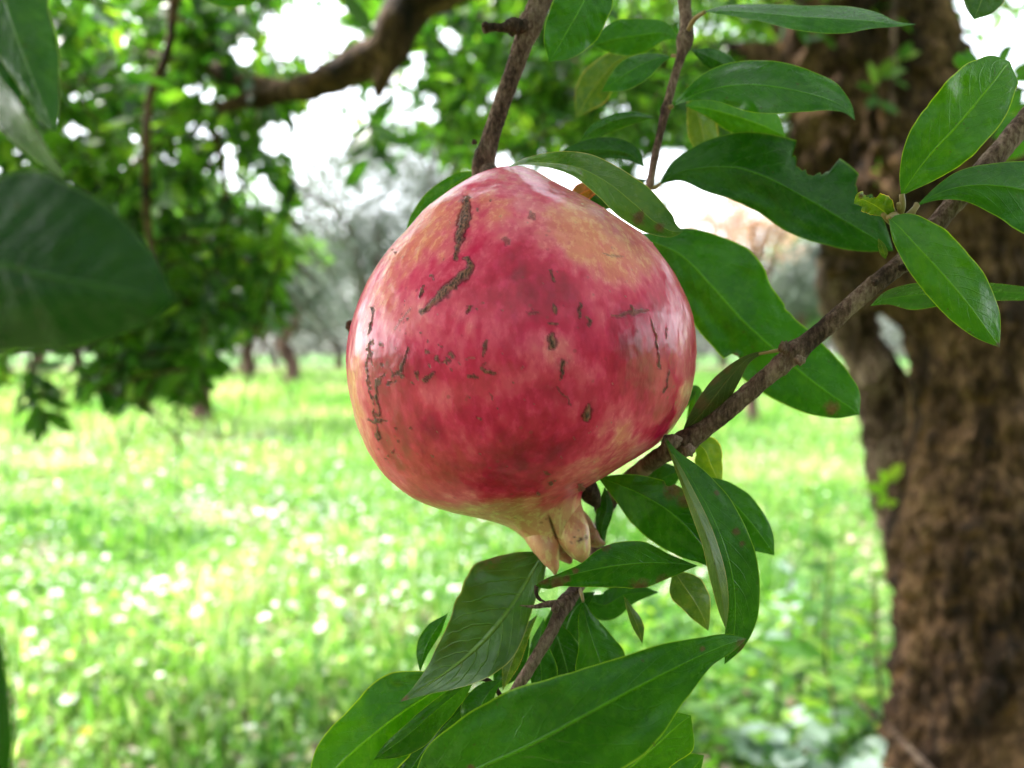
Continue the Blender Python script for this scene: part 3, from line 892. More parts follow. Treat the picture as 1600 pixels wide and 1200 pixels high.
# ------------------------------------------------------------------ near twigs and leaves
def near_twig(name, pts, parent, mt='twig', n_=None, nodes=(), rough=0.05, nseg=28, label=None):
    ln_ = np.sum(np.linalg.norm(np.diff(np.array(pts)[:, :2], axis=0), axis=1))
    n_ = n_ or min(int(ln_ / 2.2), 900)
    path, rad = px_path(pts, n_)
    rad = rad * 0.82
    xs, ys, _ = proj(path)
    for (nx, ny, nr, amt) in nodes:
        rad = rad * (1 + amt * np.exp(-((xs - nx)**2 + (ys - ny)**2) / (nr * nr)))
    V, fs = tube_geo(path, rad, nseg, rough, 900, len(pts))
    k = n_ * nseg
    q = V[:k]
    ctr = np.repeat(path, nseg, 0)
    dv = unit(q - ctr)
    V[:k] += dv * (np.repeat(rad, nseg) * 0.06 * fbm(q * 260, 4, 8))[:, None]
    return obj(name, mesh(name, V - org(parent), fs), M[mt], parent, label=label)


def knob(px, py, d, r_px, parent, mt='twig', seed=0, st=(1, 1, 1)):
    nu, nv = 16, 12
    th = np.linspace(0, 2 * np.pi, nu, endpoint=False); ph = np.linspace(0.05, np.pi - 0.05, nv)
    D = np.stack([np.cos(th)[None] * np.sin(ph)[:, None], np.sin(th)[None] * np.sin(ph)[:, None], np.cos(ph)[:, None] + 0 * th[None]], -1).reshape(-1, 3)
    rr = r_px * d / F
    V = P(np.array(px), np.array(py), np.array(d)) + D * np.array(st) * rr * (1 + 0.35 * fbm(D * 2.2 + seed, 3, seed))[:, None]
    return obj('bud', mesh('bud', V - org(parent), [grid_faces(nv, nu, True)]), M[mt], parent)


GREEN = (0.024, 0.112, 0.003)
DARK = (0.012, 0.062, 0.003)
BRIGHT = (0.042, 0.155, 0.003)
YEL = (0.13, 0.22, 0.015)
OLIVE = (0.075, 0.13, 0.02)


def leaf(parent, pts, sl_=0.35, sr=0.35, wave=0.0, wf=2.5, col_=GREEN, under=False, petiole=None, bites=(), brown=(), nt_=110, ns=13, label=None, bow=0.0, jit=0.02, arch=0.0, und=0.17):
    """pts rows: x, y, depth, width left px, width right px (left of the way from base to tip)"""
    pts = np.array(pts, float)
    c = catmull(pts, nt_)
    x, y, d = c[:, 0], c[:, 1], c[:, 2]
    wl, wr = np.maximum(c[:, 3], 0), np.maximum(c[:, 4], 0)
    tx_, ty_ = np.gradient(x), np.gradient(y)
    L = np.hypot(tx_, ty_) + 1e-9
    nx, ny = ty_ / L, -tx_ / L
    t = np.linspace(0, 1, nt_)
    sd_ = int(abs(pts[0, 0] * 7 + pts[0, 1] * 13 + pts[-1, 0]))
    q = np.stack([t * 7, np.full(nt_, sd_ % 97 + 0.5), 0 * t], -1)
    wl = wl * (1 + jit * 2 * fbm(q, 3, 1)); wr = wr * (1 + jit * 2 * fbm(q, 3, 2))
    S = np.linspace(-1, 1, 2 * ns + 1)
    # denser at the margins and the midrib
    S = np.sign(S) * (0.5 - 0.5 * np.cos(np.abs(S) * np.pi)) * 0.5 + S * 0.5
    for side, w in ((1, wl), (-1, wr)):
        for (bx, by, br) in bites:
            for i in range(nt_):
                f_ = np.linspace(0.05, 1, 50) * w[i]
                jj = br * (1 + 0.12 * math.sin(i * 1.7) * math.sin(i * 0.6))
                ins = (x[i] + side * nx[i] * f_ - bx)**2 + (y[i] + side * ny[i] * f_ - by)**2 < jj * jj
                if ins.any():
                    w[i] = f_[np.argmax(ins)]
    W = np.where(S[None] > 0, wl[:, None], wr[:, None])
    SLP = np.where(S[None] > 0, sl_, sr)
    X_ = x[:, None] + nx[:, None] * S[None] * W
    Y_ = y[:, None] + ny[:, None] * S[None] * W
    aS = np.abs(S)[None]
    m_px = d[:, None] / F
    ph = sd_ % 6
    dep = d[:, None] + SLP * W * m_px * (aS * (1 + bow * (aS - 1)))
    dep = dep + wave * W * m_px * aS**1.6 * np.sin(2 * np.pi * wf * t[:, None] + ph + np.where(S[None] > 0, 0, 1.3))
    dep = dep + arch * (t[:, None] - 0.5)**2
    dep = dep - 0.010 * W * m_px * np.sin(np.pi * aS) * np.cos(2 * np.pi * (t[:, None] * 9 - aS * 1.6)) + und * aS * W * m_px * fbm(np.stack([t[:, None] * 6 + 0 * S, S[None] * 2.2 + 0 * t[:, None], 0 * t[:, None] + 0 * S[None] + sd_], -1), 2, 4)
    V = P(X_, Y_, dep).reshape(-1, 3)
    br_ = np.zeros(X_.size)
    for (bx, by, rr_) in brown:
        br_ = np.maximum(br_, np.clip(1.3 - np.hypot(X_.ravel() - bx, Y_.ravel() - by) / rr_, 0, 1))
    U = np.repeat(t[:, None], len(S), 1); Sv = np.repeat(S[None], nt_, 0)
    uv = np.stack([U.ravel(), Sv.ravel()], -1)
    fc = grid_faces(nt_, len(S))
    o = obj('leaf', mesh('leaf', V - org(parent), [fc], True, uv, {'brown': br_}), M['under'] if under else M['leaf'], parent, color=col_, label=label)
    if petiole is not None:
        pp = [(*p_, 0) for p_ in petiole]
        pth = catmull(np.array([list(p_) for p_ in petiole]), 14)
        path = P(pth[:, 0], pth[:, 1], pth[:, 2]); rad = pth[:, 3] * pth[:, 2] / F
        Vp, fp = tube_geo(path, rad, 10)
        po = obj('petiole', mesh('petiole', Vp - org(parent), fp), M['petiole'], o)
    return o


def petiole_mat():
    m, n, out = mat('petiole_skin')
    b = NB(n)
    c = b.mix(b.noise(200, 3, 0.5, b.coord('Object')), (0.16, 0.19, 0.04), (0.36, 0.15, 0.08))
    b.link(b.principled(c, 0.45, 0.5), out.inputs[0])
    return m


M['petiole'] = petiole_mat()

# --- A: the diagonal branch on the right, running down past the fruit
br = thing('pomegranate_branch', P(np.array(1600.), np.array(190.), np.array(0.195)), 'brown pomegranate branch running diagonally from the upper right to the fruit with its leaves', 'branch')
near_twig('bough', [(3000, -1500, .62, 26), (2300, -650, .34, 24), (1900, -180, .235, 22), (1680, 95, .200, 21), (1600, 192, .198, 20), (1540, 262, .197, 19), (1480, 330, .196, 18), (1425, 398, .196, 18), (1360, 450, .196, 17.5), (1300, 503, .197, 17),
                    (1238, 555, .198, 17), (1170, 613, .200, 17), (1105, 667, .203, 17), (1066, 693, .206, 18), (1030, 714, .212, 17), (1000, 735, .222, 16), (965, 765, .232, 15), (945, 800, .236, 14), (930, 860, .234, 13), (905, 915, .222, 12), (885, 945, .212, 12)],
          br, nodes=[(1245, 552, 16, .35), (1222, 575, 10, .2), (1066, 693, 20, .3), (1418, 405, 14, .18), (1365, 443, 6, .12), (1300, 503, 7, .08), (1170, 613, 9, .07)])
near_twig('lower_twig', [(900, 918, .216, 12), (882, 945, .208, 13), (862, 985, .202, 12), (835, 1032, .200, 11), (806, 1078, .200, 11), (780, 1120, .202, 10), (745, 1180, .205, 10), (710, 1250, .21, 10)], br,
          nodes=[(882, 943, 12, .4), (835, 1032, 8, .06)])
near_twig('thorn', [(880, 942, .205, 8), (855, 944, .202, 6), (835, 948, .200, 3.5), (812, 946, .199, .6)], br)
near_twig('twig', [(790, 1100, .203, 4), (760, 1062, .203, 4), (735, 1062, .203, 3)], br, 'twig_dark', 24)
near_twig('twig', [(960, 790, .234, 5), (940, 800, .23, 4), (930, 795, .228, 2.5), (931, 802, .227, 1)], br, 'twig_dark', 24)
knob(1226, 543, .194, 8, br, 'twig', 3, (1, 1, 1.3)); knob(1250, 563, .190, 8, br, 'twig', 5); knob(1367, 442, .186, 5, br, 'twig_dark', 6)
knob(1050, 690, .198, 13, br, 'twig', 7, (1.3, 1, .8)); knob(1076, 703, .198, 10, br, 'twig', 9); knob(868, 950, .200, 7, br, 'twig', 4); knob(1410, 418, .188, 6, br, 'twig_dark', 8)
# stubs of broken stalks in the whorl by the upper leaves
for (a, b_, w, d) in [((1402, 348), (1390, 325), 8, .186), ((1408, 342), (1404, 318), 5, .184), ((1425, 340), (1432, 318), 5, .186), ((1395, 352), (1380, 335), 5, .184)]:
    V, fs = tube_geo(P(np.array([a[0], (a[0] + b_[0]) / 2, b_[0]]), np.array([a[1], (a[1] + b_[1]) / 2, b_[1]]), np.array([d + .006, d + .002, d])), np.array([w * .8, w, w * .9]) * d / F * .8, 10, .1, 900)
    obj('leaf_stub', mesh('leaf_stub', V - org(br), fs), M['petiole'], br)
near_twig('spur', [(1435, 392, .196, 8), (1425, 372, .192, 8), (1412, 355, .189, 8), (1405, 342, .187, 8)], br)

B_ = br
leaf(B_, [(1408, 306, .185, 0, 0), (1424, 280, .184, 22, 20), (1455, 240, .183, 46, 42), (1492, 200, .182, 56, 50), (1530, 155, .183, 56, 50), (1558, 120, .184, 42, 36), (1570, 104, .185, 26, 24), (1578, 96, .186, 0, 0)],
     -.25, -.1, .12, 1.5, BRIGHT, petiole=[(1404, 342, .187, 5), (1410, 322, .185, 5), (1409, 303, .1845, 4)], label='upright broad green leaf with a pale midrib')
leaf(B_, [(1432, 322, .186, 0, 0), (1458, 306, .186, 8, 8), (1500, 292, .187, 24, 22), (1560, 290, .188, 36, 48), (1620, 302, .190, 50, 66), (1690, 330, .192, 40, 50), (1760, 360, .195, 0, 0)],
     .5, .15, .25, 1.5, GREEN, petiole=[(1412, 342, .187, 5), (1424, 332, .186, 5), (1434, 320, .186, 4)])
leaf(B_, [(1388, 340, .182, 0, 0), (1400, 350, .181, 22, 13), (1430, 382, .179, 46, 30), (1470, 425, .178, 52, 40), (1510, 472, .178, 46, 38), (1542, 515, .179, 26, 22), (1562, 543, .180, 0, 0)],
     .35, .15, .1, 1.3, BRIGHT, petiole=[(1408, 345, .186, 5), (1396, 336, .183, 5), (1388, 341, .182, 4)], label='green leaf pointing down in front of the branch', brown=[(1560, 540, 9)])
leaf(B_, [(1360, 478, .200, 0, 0), (1385, 468, .200, 12, 8), (1420, 462, .201, 18, 22), (1480, 458, .203, 16, 18), (1560, 456, .206, 13, 14), (1640, 462, .21, 6, 8), (1700, 470, .21, 0, 0)],
     -2.2, 1.2, .1, 1.5, GREEN, under=False, label='thin leaf seen almost edge-on with silvery sheen')
leaf(B_, [(1398, 345, .187, 0, 0), (1380, 330, .186, 10, 22), (1362, 318, .185, 18, 22), (1345, 312, .184, 14, 12), (1334, 318, .184, 0, 0)],
     .6, -.7, .7, 3, YEL, bites=[(1362, 296, 14)], brown=[(1345, 306, 6)], label='small chewed yellow-green leaf remnant', jit=.08)
leaf(B_, [(1384, 405, .195, 0, 0), (1382, 398, .194, 5, 5), (1378, 385, .193, 6, 5), (1372, 372, .192, 0, 0)], .3, -.3, .3, 2, OLIVE)
# large bitten leaf on the thin twig
tw2 = thing('thin_twig', P(np.array(1068.), np.array(0.), np.array(.23)), 'thin grey twig hanging from the top edge right of the fruit with its leaves', 'twig')
near_twig('stem', [(1150, -1300, .5, 16), (1090, -500, .29, 15), (1064, -200, .24, 14), (1066, -60, .232, 13), (1070, 10, .231, 12), (1072, 50, .230, 12), (1068, 72, .229, 10), (1054, 120, .228, 8.5), (1042, 165, .227, 8), (1030, 215, .227, 7.5), (1020, 262, .226, 7), (1014, 295, .226, 6)], tw2,
          nodes=[(1070, 66, 14, .5), (1042, 172, 8, .25), (1016, 285, 7, .3)])
leaf(tw2, [(1030, 288, .226, 0, 0), (1060, 270, .225, 20, 14), (1100, 262, .224, 38, 38), (1150, 262, .223, 56, 50), (1202, 279, .222, 68, 56), (1262, 311, .222, 80, 60), (1320, 345, .222, 66, 46), (1365, 372, .223, 32, 25), (1396, 392, .224, 0, 0)],
     .35, .25, .15, 1.6, DARK, bites=[(1274, 240, 34), (1352, 292, 15), (1290, 228, 24)], petiole=[(1015, 292, .226, 5), (1022, 293, .226, 4), (1032, 287, .226, 3)], label='large dark leaf with a round bite taken out of its edge', brown=[(1345, 278, 8)])
leaf(tw2, [(1050, 166, .226, 0, 0), (1075, 152, .220, 12, 6), (1110, 140, .216, 28, 18), (1165, 132, .212, 38, 42), (1215, 136, .210, 40, 42), (1262, 146, .209, 34, 30), (1300, 158, .210, 26, 16), (1322, 170, .211, 12, 7), (1336, 188, .212, 0, 0)],
     .9, -.5, .3, 2.4, GREEN, petiole=[(1040, 172, .227, 4), (1046, 168, .226, 4), (1052, 165, .2255, 3)], label='wavy glossy leaf with a pale sheen above the bitten leaf')
leaf(tw2, [(1100, 18, .222, 0, 0), (1130, 17, .220, 8, 6), (1180, 20, .217, 14, 12), (1250, 26, .214, 18, 22), (1320, 30, .212, 20, 22), (1370, 34, .211, 14, 10), (1400, 38, .211, 5, 4), (1432, 38, .211, 0, 0)],
     1.6, -.6, .2, 1.8, GREEN, petiole=[(1072, 55, .229, 4), (1085, 30, .226, 4), (1102, 18, .222, 3)], label='long narrow leaf near the top edge, seen side-on')
leaf(tw2, [(1070, 165, .236, 0, 0), (1105, 170, .238, 34, 12), (1150, 182, .24, 40, 26), (1200, 200, .242, 30, 22), (1228, 214, .243, 0, 0)], .4, .3, .1, 2, BRIGHT)
leaf(tw2, [(1080, 78, .235, 0, 0), (1105, 88, .238, 14, 14), (1135, 103, .24, 16, 14), (1165, 125, .24, 0, 0)], .5, .4, .1, 2, DARK)
leaf(tw2, [(1062, 62, .24, 0, 0), (1040, 52, .242, 12, 16), (1000, 55, .245, 28, 26), (955, 62, .248, 24, 24), (925, 72, .25, 0, 0)], .4, .3, .1, 2, GREEN)
leaf(tw2, [(1048, 88, .232, 0, 0), (1025, 92, .232, 14, 9), (990, 108, .232, 25, 20), (960, 128, .232, 18, 12), (940, 143, .232, 0, 0)], -.3, .8, .1, 2, GREEN, petiole=[(1062, 88, .229, 3), (1050, 87, .231, 3)])
leaf(tw2, [(1022, 184, .235, 0, 0), (990, 182, .236, 12, 8), (950, 192, .238, 16, 10), (925, 205, .24, 14, 8), (905, 222, .24, 0, 0)], 1.2, 1.2, .1, 2, GREEN)
leaf(tw2, [(1008, 262, .234, 0, 0), (985, 242, .235, 9, 16), (945, 234, .236, 14, 20), (900, 236, .237, 10, 12), (870, 242, .238, 0, 0)], .3, .2, .1, 2, DARK)
leaf(tw2, [(1010, 280, .235, 0, 0), (960, 300, .236, 24, 24), (925, 312, .237, 14, 10), (900, 300, .238, 0, 0)], .2, .2, .1, 2, DARK)
leaf(tw2, [(945, 285, .232, 0, 0), (925, 294, .232, 10, 12), (905, 305, .232, 14, 14), (895, 318, .232, 0, 0)], .2, .2, .1, 2, (.30, .10, .02), label='small rusty orange leaf behind the fruit shoulder')
leaf(tw2, [(1072, 130, .25, 0, 0), (1085, 160, .255, 14, 12), (1100, 220, .26, 22, 20), (1105, 255, .26, 0, 0)], .5, .4, .1, 2, OLIVE)

# leaf behind the fruit on the right
leaf(B_, [(985, 366, .236, 0, 0), (1015, 376, .234, 14, 14), (1060, 396, .231, 44, 46), (1110, 445, .228, 82, 56), (1160, 500, .225, 72, 64), (1210, 546, .223, 60, 66), (1260, 588, .222, 54, 54), (1300, 618, .222, 44, 38), (1330, 638, .222, 24, 18), (1343, 648, .223, 0, 0)],
     .25, .3, .12, 2.0, GREEN, bites=[(1236, 478, 10), (1146, 562, 9)], brown=[(1240, 484, 10), (1300, 640, 16), (1150, 556, 8), (1270, 512, 8)], label='largest leaf right of the fruit, behind the branch', jit=.03)
leaf(B_, [(1222, 548, .196, 0, 0), (1196, 550, .196, 2, 2), (1170, 560, .196, 6, 6), (1140, 590, .197, 17, 16), (1108, 630, .199, 24, 18), (1084, 660, .203, 16, 12), (1062, 684, .207, 0, 0)],
     .9, -.9, .3, 2, (.035, .06, .015), under=True, brown=[(1115, 590, 16), (1135, 575, 12), (1095, 630, 20)], petiole=[(1226, 546, .195, 4), (1208, 549, .196, 3), (1185, 553, .196, 2.5)], label='twisted dark leaf under the branch by its node')
# folded leaf hanging down right of the calyx
o9 = leaf(B_, [(1040, 684, .196, 0, 0), (1052, 706, .193, 6, 4), (1082, 752, .189, 26, 8), (1112, 806, .186, 40, 14), (1134, 862, .184, 44, 14), (1146, 915, .184, 42, 12), (1148, 965, .185, 36, 14), (1144, 1005, .186, 20, 12), (1132, 1038, .188, 0, 0)],
          .35, -.4, .08, 1.2, GREEN, brown=[(1150, 830, 9), (1120, 770, 6), (1165, 1015, 14), (1160, 850, 7)], label='long folded leaf hanging below the end of the branch')
leaf(B_, [(1037, 684, .197, 0, 0), (1055, 724, .190, 5, 3), (1082, 785, .184, 10, 8), (1108, 850, .181, 13, 11), (1122, 905, .180, 13, 12), (1131, 955, .181, 7, 8), (1134, 984, .182, 0, 0)],
     1.0, .9, .05, 1, (.085, .15, .02), under=True, label='pale upturned margin of the folded leaf')
leaf(B_, [(1095, 742, .214, 0, 0), (1130, 770, .213, 20, 24), (1168, 810, .212, 26, 34), (1195, 845, .212, 16, 26), (1210, 868, .212, 0, 0)], .4, .4, .1, 2, GREEN, label='leaf whose pointed tip shows behind the folded leaf')
leaf(B_, [(1078, 690, .222, 0, 0), (1098, 700, .222, 22, 16), (1112, 730, .223, 18, 22), (1128, 764, .224, 0, 0)], .3, .3, .1, 2, YEL, label='yellow-green leaf tip below the branch')
leaf(B_, [(1072, 640, .226, 0, 0), (1085, 610, .227, 8, 5), (1082, 660, .226, 14, 10), (1070, 690, .226, 0, 0)], .3, .3, .1, 2, BRIGHT)
leaf(B_, [(934, 746, .212, 0, 0), (965, 756, .206, 16, 22), (1005, 774, .202, 32, 44), (1050, 802, .200, 42, 56), (1085, 838, .200, 40, 44), (1106, 868, .201, 22, 22), (1114, 890, .202, 0, 0)],
     .2, .5, .15, 2, GREEN, brown=[(1052, 764, 22), (1070, 780, 16), (985, 838, 12), (1010, 858, 12)], bites=[(1046, 752, 8)], label='broad leaf just below the fruit, torn at its upper edge')
leaf(B_, [(1090, 884, .196, 0, 0), (1050, 880, .194, 22, 12), (1005, 880, .191, 38, 34), (955, 885, .188, 34, 34), (910, 894, .186, 24, 14), (875, 902, .185, 15, 7), (850, 908, .185, 14, 2), (838, 916, .186, 5, 1), (836, 925, .187, 0, 0)][::1],
     .35, .0, .15, 1.6, GREEN, brown=[(870, 912, 16), (885, 905, 10), (1000, 922, 22), (1040, 915, 20), (850, 905, 14), (945, 850, 14), (960, 838, 12), (900, 892, 8)], jit=.04, label='leaf below the calyx with a curled brown tip')
near_twig('dry_margin', [(838, 916, .186, 4), (838, 928, .187, 3.5), (844, 937, .188, 3), (852, 940, .189, 1)], B_, 'twig_dark', 16)
leaf(B_, [(1052, 890, .205, 0, 0), (1068, 915, .204, 26, 26), (1085, 940, .204, 26, 22), (1100, 968, .205, 10, 12), (1107, 986, .205, 0, 0)], .4, .4, .1, 2, OLIVE, label='small pointed leaf between the calyx leaves and the big front leaf')
leaf(B_, [(974, 930, .206, 0, 0), (984, 952, .205, 6, 5), (996, 978, .205, 10, 8), (1004, 1006, .205, 0, 0)], .5, .5, .2, 1.5, OLIVE, label='tiny narrow hanging leaf')
leaf(B_, [(640, 1262, .180, 0, 0), (690, 1230, .175, 60, 40), (750, 1200, .171, 84, 70), (825, 1166, .168, 90, 95), (900, 1125, .166, 76, 104), (975, 1084, .166, 58, 94), (1050, 1046, .168, 44, 52), (1105, 1020, .171, 27, 22), (1145, 1004, .174, 14, 12), (1167, 998, .176, 0, 0)],
     .12, .22, .10, 1.6, GREEN, brown=[(1160, 1008, 14), (1098, 1014, 6), (1150, 1020, 8), (735, 1200, 10)], jit=.03, nt_=150, ns=18, label='largest front leaf across the bottom, pointing right')
leaf(B_, [(900, 1270, .19, 0, 0), (960, 1220, .188, 50, 40), (1020, 1170, .187, 48, 40), (1066, 1128, .187, 20, 30), (1080, 1118, .187, 0, 0)], .3, .3, .1, 2, BRIGHT)
leaf(B_, [(980, 1265, .192, 0, 0), (1040, 1240, .192, 60, 30), (1085, 1200, .192, 45, 12), (1100, 1180, .192, 0, 0)], .3, .3, .1, 2, BRIGHT)
leaf(B_, [(736, 1056, .200, 0, 0), (700, 1070, .198, 14, 22), (640, 1105, .194, 46, 60), (580, 1150, .191, 66, 54), (530, 1195, .190, 64, 46), (480, 1260, .19, 0, 0)], .3, .25, .12, 1.6, BRIGHT, jit=.03, label='broad lower left leaf beside the meadow')
leaf(B_, [(744, 1058, .196, 0, 0), (715, 1082, .193, 15, 10), (675, 1115, .190, 26, 15), (635, 1150, .189, 28, 14), (605, 1172, .189, 16, 10), (584, 1187, .189, 0, 0)], .4, .2, .1, 2, BRIGHT, label='narrow light leaf lying over the broad lower left leaf')
leaf(B_, [(756, 1072, .204, 0, 0), (730, 1100, .203, 14, 16), (690, 1140, .202, 28, 26), (650, 1190, .202, 34, 26), (620, 1240, .2, 0, 0)], .3, .3, .1, 2, DARK)
leaf(B_, [(770, 1085, .206, 0, 0), (745, 1120, .205, 20, 14), (715, 1165, .205, 34, 22), (690, 1220, .205, 24, 18), (670, 1250, .2, 0, 0)], .3, .3, .1, 2, OLIVE)
leaf(B_, [(784, 1062, .198, 0, 0), (762, 1085, .196, 12, 22), (744, 1120, .195, 20, 26), (732, 1152, .195, 0, 0)], .3, .4, .1, 2, GREEN)
leaf(B_, [(700, 958, .214, 0, 0), (680, 985, .213, 10, 14), (664, 1015, .212, 8, 14), (656, 1050, .212, 0, 0)], .3, .3, .1, 2, GREEN)
leaf(B_, [(852, 862, .216, 0, 0), (838, 884, .212, 16, 40), (815, 925, .206, 26, 86), (785, 968, .202, 42, 80), (745, 1012, .193, 52, 62), (705, 1045, .182, 34, 38), (668, 1070, .174, 16, 18), (645, 1084, .170, 7, 7), (624, 1097, .167, 0, 0)],
     .1, .25, .10, 2.2, (.028, .080, .010), under=True, brown=[(632, 1092, 10), (765, 862, 30), (800, 845, 26)], jit=.03, nt_=140, ns=18, label='leaf turned over with its silvery veined underside showing')
leaf(B_, [(911, 938, .204, 0, 0), (914, 960, .204, 12, 10), (925, 1000, .203, 30, 22), (940, 1045, .203, 40, 40), (950, 1090, .203, 0, 0)], .5, .5, .1, 2, GREEN, label='leaf with pale midrib hanging right of the lower twig', petiole=[(905, 918, .216, 3), (909, 930, .208, 3), (911, 940, .204, 2)])
leaf(B_, [(862, 965, .212, 0, 0), (872, 1000, .211, 24, 22), (884, 1040, .211, 34, 32), (896, 1090, .211, 20, 20), (900, 1110, .2, 0, 0)], .3, .3, .1, 2, DARK)
leaf(B_, [(850, 965, .21, 0, 0), (842, 1010, .208, 16, 14), (846, 1060, .207, 24, 18), (840, 1100, .207, 0, 0)], .3, .3, .1, 2, GREEN)
leaf(B_, [(840, 960, .206, 0, 0), (820, 990, .205, 8, 10), (800, 1035, .205, 12, 14), (785, 1080, .205, 0, 0)], .7, .5, .1, 2, OLIVE)
leaf(B_, [(826, 975, .214, 0, 0), (812, 1010, .213, 16, 16), (790, 1050, .213, 20, 20), (770, 1080, .213, 0, 0)], .3, .3, .1, 2, DARK)
leaf(B_, [(930, 925, .222, 0, 0), (900, 950, .222, 20, 26), (880, 1000, .222, 36, 36), (860, 1060, .222, 0, 0)], .3, .3, .1, 2, DARK)
leaf(B_, [(905, 930, .226, 0, 0), (945, 945, .226, 20, 26), (975, 930, .226, 20, 20), (1030, 925, .226, 0, 0)], .3, .3, .1, 2, DARK)
leaf(B_, [(945, 760, .224, 0, 0), (948, 790, .222, 10, 14), (940, 830, .221, 8, 8), (944, 856, .221, 0, 0)], .3, .3, .1, 2, DARK)
leaf(B_, [(960, 760, .228, 0, 0), (1000, 770, .228, 26, 26), (1040, 745, .228, 24, 24), (1070, 735, .228, 0, 0)], .3, .3, .1, 2, DARK)

# --- B: the branch carrying the fruit
b1 = thing('fruiting_branch', P(np.array(845.), np.array(0.), np.array(.225)), 'brown woody branch coming down from the top edge to the fruit stalk', 'branch')
near_twig('bough', [(1150, -1500, .55, 26), (960, -500, .30, 25), (890, -200, .235, 24), (865, -70, .226, 23), (848, -10, .226, 22), (832, 30, .226, 21), (822, 55, .226, 19), (806, 100, .226, 17.5), (790, 145, .226, 16.5), (775, 190, .226, 16.5), (763, 228, .226, 18), (755, 255, .226, 20), (752, 275, .227, 19), (765, 300, .232, 14)], b1,
          nodes=[(823, 42, 16, .25), (757, 250, 14, .12)])
near_twig('snag', [(822, 42, .224, 12), (800, 41, .222, 12), (785, 43, .220, 8), (768, 43, .219, 8), (756, 45, .218, 7)], b1, 'twig_dark', 40, nodes=[(800, 42, 8, .3), (756, 45, 5, .3)], rough=.2)
knob(758, 40, .217, 6, b1, 'twig_dark', 12); knob(741, 222, .224, 4, b1, 'twig', 14)
leaf(b1, [(792, 262, .208, 0, 0), (812, 256, .203, 5, 2), (850, 254, .196, 15, 7), (897, 260, .189, 24, 15), (950, 286, .184, 30, 26), (990, 318, .182, 34, 30), (1025, 348, .182, 28, 20), (1052, 362, .183, 16, 8), (1068, 362, .184, 0, 0)],
     .5, .15, .18, 1.4, (.055, .14, .018), brown=[(1000, 340, 18), (1030, 355, 10)], label='glossy leaf draped over the top of the fruit')
leaf(b1, [(750, 268, .232, 0, 0), (722, 280, .231, 9, 12), (690, 305, .231, 12, 18), (655, 340, .231, 10, 14), (630, 375, .231, 0, 0)], .4, .4, .1, 2, BRIGHT, label='leaf edge showing behind the left shoulder of the fruit')
leaf(b1, [(938, -60, .215, 0, 0), (922, -20, .214, 40, 40), (902, 20, .213, 46, 42), (882, 55, .213, 42, 34), (868, 80, .213, 24, 20), (858, 97, .213, 0, 0)][::1], .3, -.3, .1, 1.4, GREEN, label='leaf hanging from the top edge beside the woody branch')
leaf(b1, [(1010, 70, .27, 0, 0), (960, 100, .275, 20, 20), (920, 150, .28, 24, 24), (900, 185, .28, 0, 0)], .3, .3, .1, 2, OLIVE)

# --- the leaf at the top right
t5 = thing('hanging_leaf', P(np.array(1530.), np.array(-30.), np.array(.21)), 'single leaf tip poking in at the top edge above the sky gap', 'leaf')
leaf(t5, [(1545, -60, .21, 0, 0), (1540, -25, .21, 34, 34), (1532, 5, .21, 28, 30), (1525, 22, .21, 12, 14), (1522, 30, .21, 0, 0)], .3, .3, .1, 2, (.04, .10, .02))
# small sprays further back right
t6 = thing('side_spray', P(np.array(1600.), np.array(140.), np.array(.55)), 'out-of-focus spray of small green leaves at the upper right edge', 'spray')
near_twig('stem', [(1660, 120, .55, 5), (1600, 140, .55, 4), (1560, 120, .55, 3), (1520, 110, .55, 2)], t6, 'twig', 30)
for (pts) in [[(1535, 112, .54, 0, 0), (1512, 95, .54, 16, 16), (1500, 90, .54, 12, 12), (1498, 82, .54, 0, 0)], [(1562, 118, .54, 0, 0), (1566, 95, .54, 9, 7), (1575, 78, .54, 8, 6), (1585, 70, .54, 0, 0)],
              [(1600, 140, .54, 0, 0), (1588, 150, .54, 14, 14), (1572, 172, .54, 12, 14), (1560, 190, .54, 0, 0)], [(1610, 150, .54, 0, 0), (1600, 180, .54, 14, 14), (1590, 205, .54, 0, 0)],
              [(1630, 225, .5, 0, 0), (1590, 225, .5, 20, 20), (1560, 240, .5, 14, 14), (1540, 262, .5, 0, 0)], [(1620, 200, .5, 0, 0), (1580, 200, .5, 20, 20), (1550, 215, .5, 0, 0)], [(1640, 110, .54, 0, 0), (1600, 118, .54, 12, 12), (1580, 130, .54, 0, 0)]]:
    leaf(t6, pts, .3, .3, .1, 2, BRIGHT, nt_=30, ns=5)

# --- C: very near blurred leaves at the left
lf = thing('near_left_sprig', P(np.array(-120.), np.array(200.), np.array(.10)), 'close blurred sprig at the left edge with one huge dark green leaf', 'sprig')
near_twig('stem', [(-900, -900, .3, 16), (-480, -300, .15, 15), (-320, -60, .12, 14), (-220, 100, .115, 14), (-150, 260, .106, 12), (-120, 400, .100, 8)], lf, 'twig', 90)
near_twig('twig', [(-230, 90, .115, 8), (-140, 90, .113, 6), (-60, 104, .112, 4)], lf, 'twig', 24)
near_twig('twig', [(-330, -70, .12, 9), (-160, -80, .123, 7), (-20, -60, .125, 4)], lf, 'twig', 30)
near_twig('twig', [(-250, 50, .117, 7), (-140, 30, .125, 5), (-60, 30, .13, 4)], lf, 'twig', 24)
leaf(lf, [(-120, 400, .100, 0, 0), (-60, 402, .100, 90, 100), (0, 412, .099, 148, 140), (80, 432, .098, 148, 116), (150, 446, .098, 124, 94), (205, 456, .098, 84, 68), (245, 465, .098, 44, 38), (272, 470, .099, 0, 0)], .05, .45, .06, 1.2, (.006, .036, .004), label='huge dark out-of-focus leaf at the left edge', bow=1.2, und=.05)
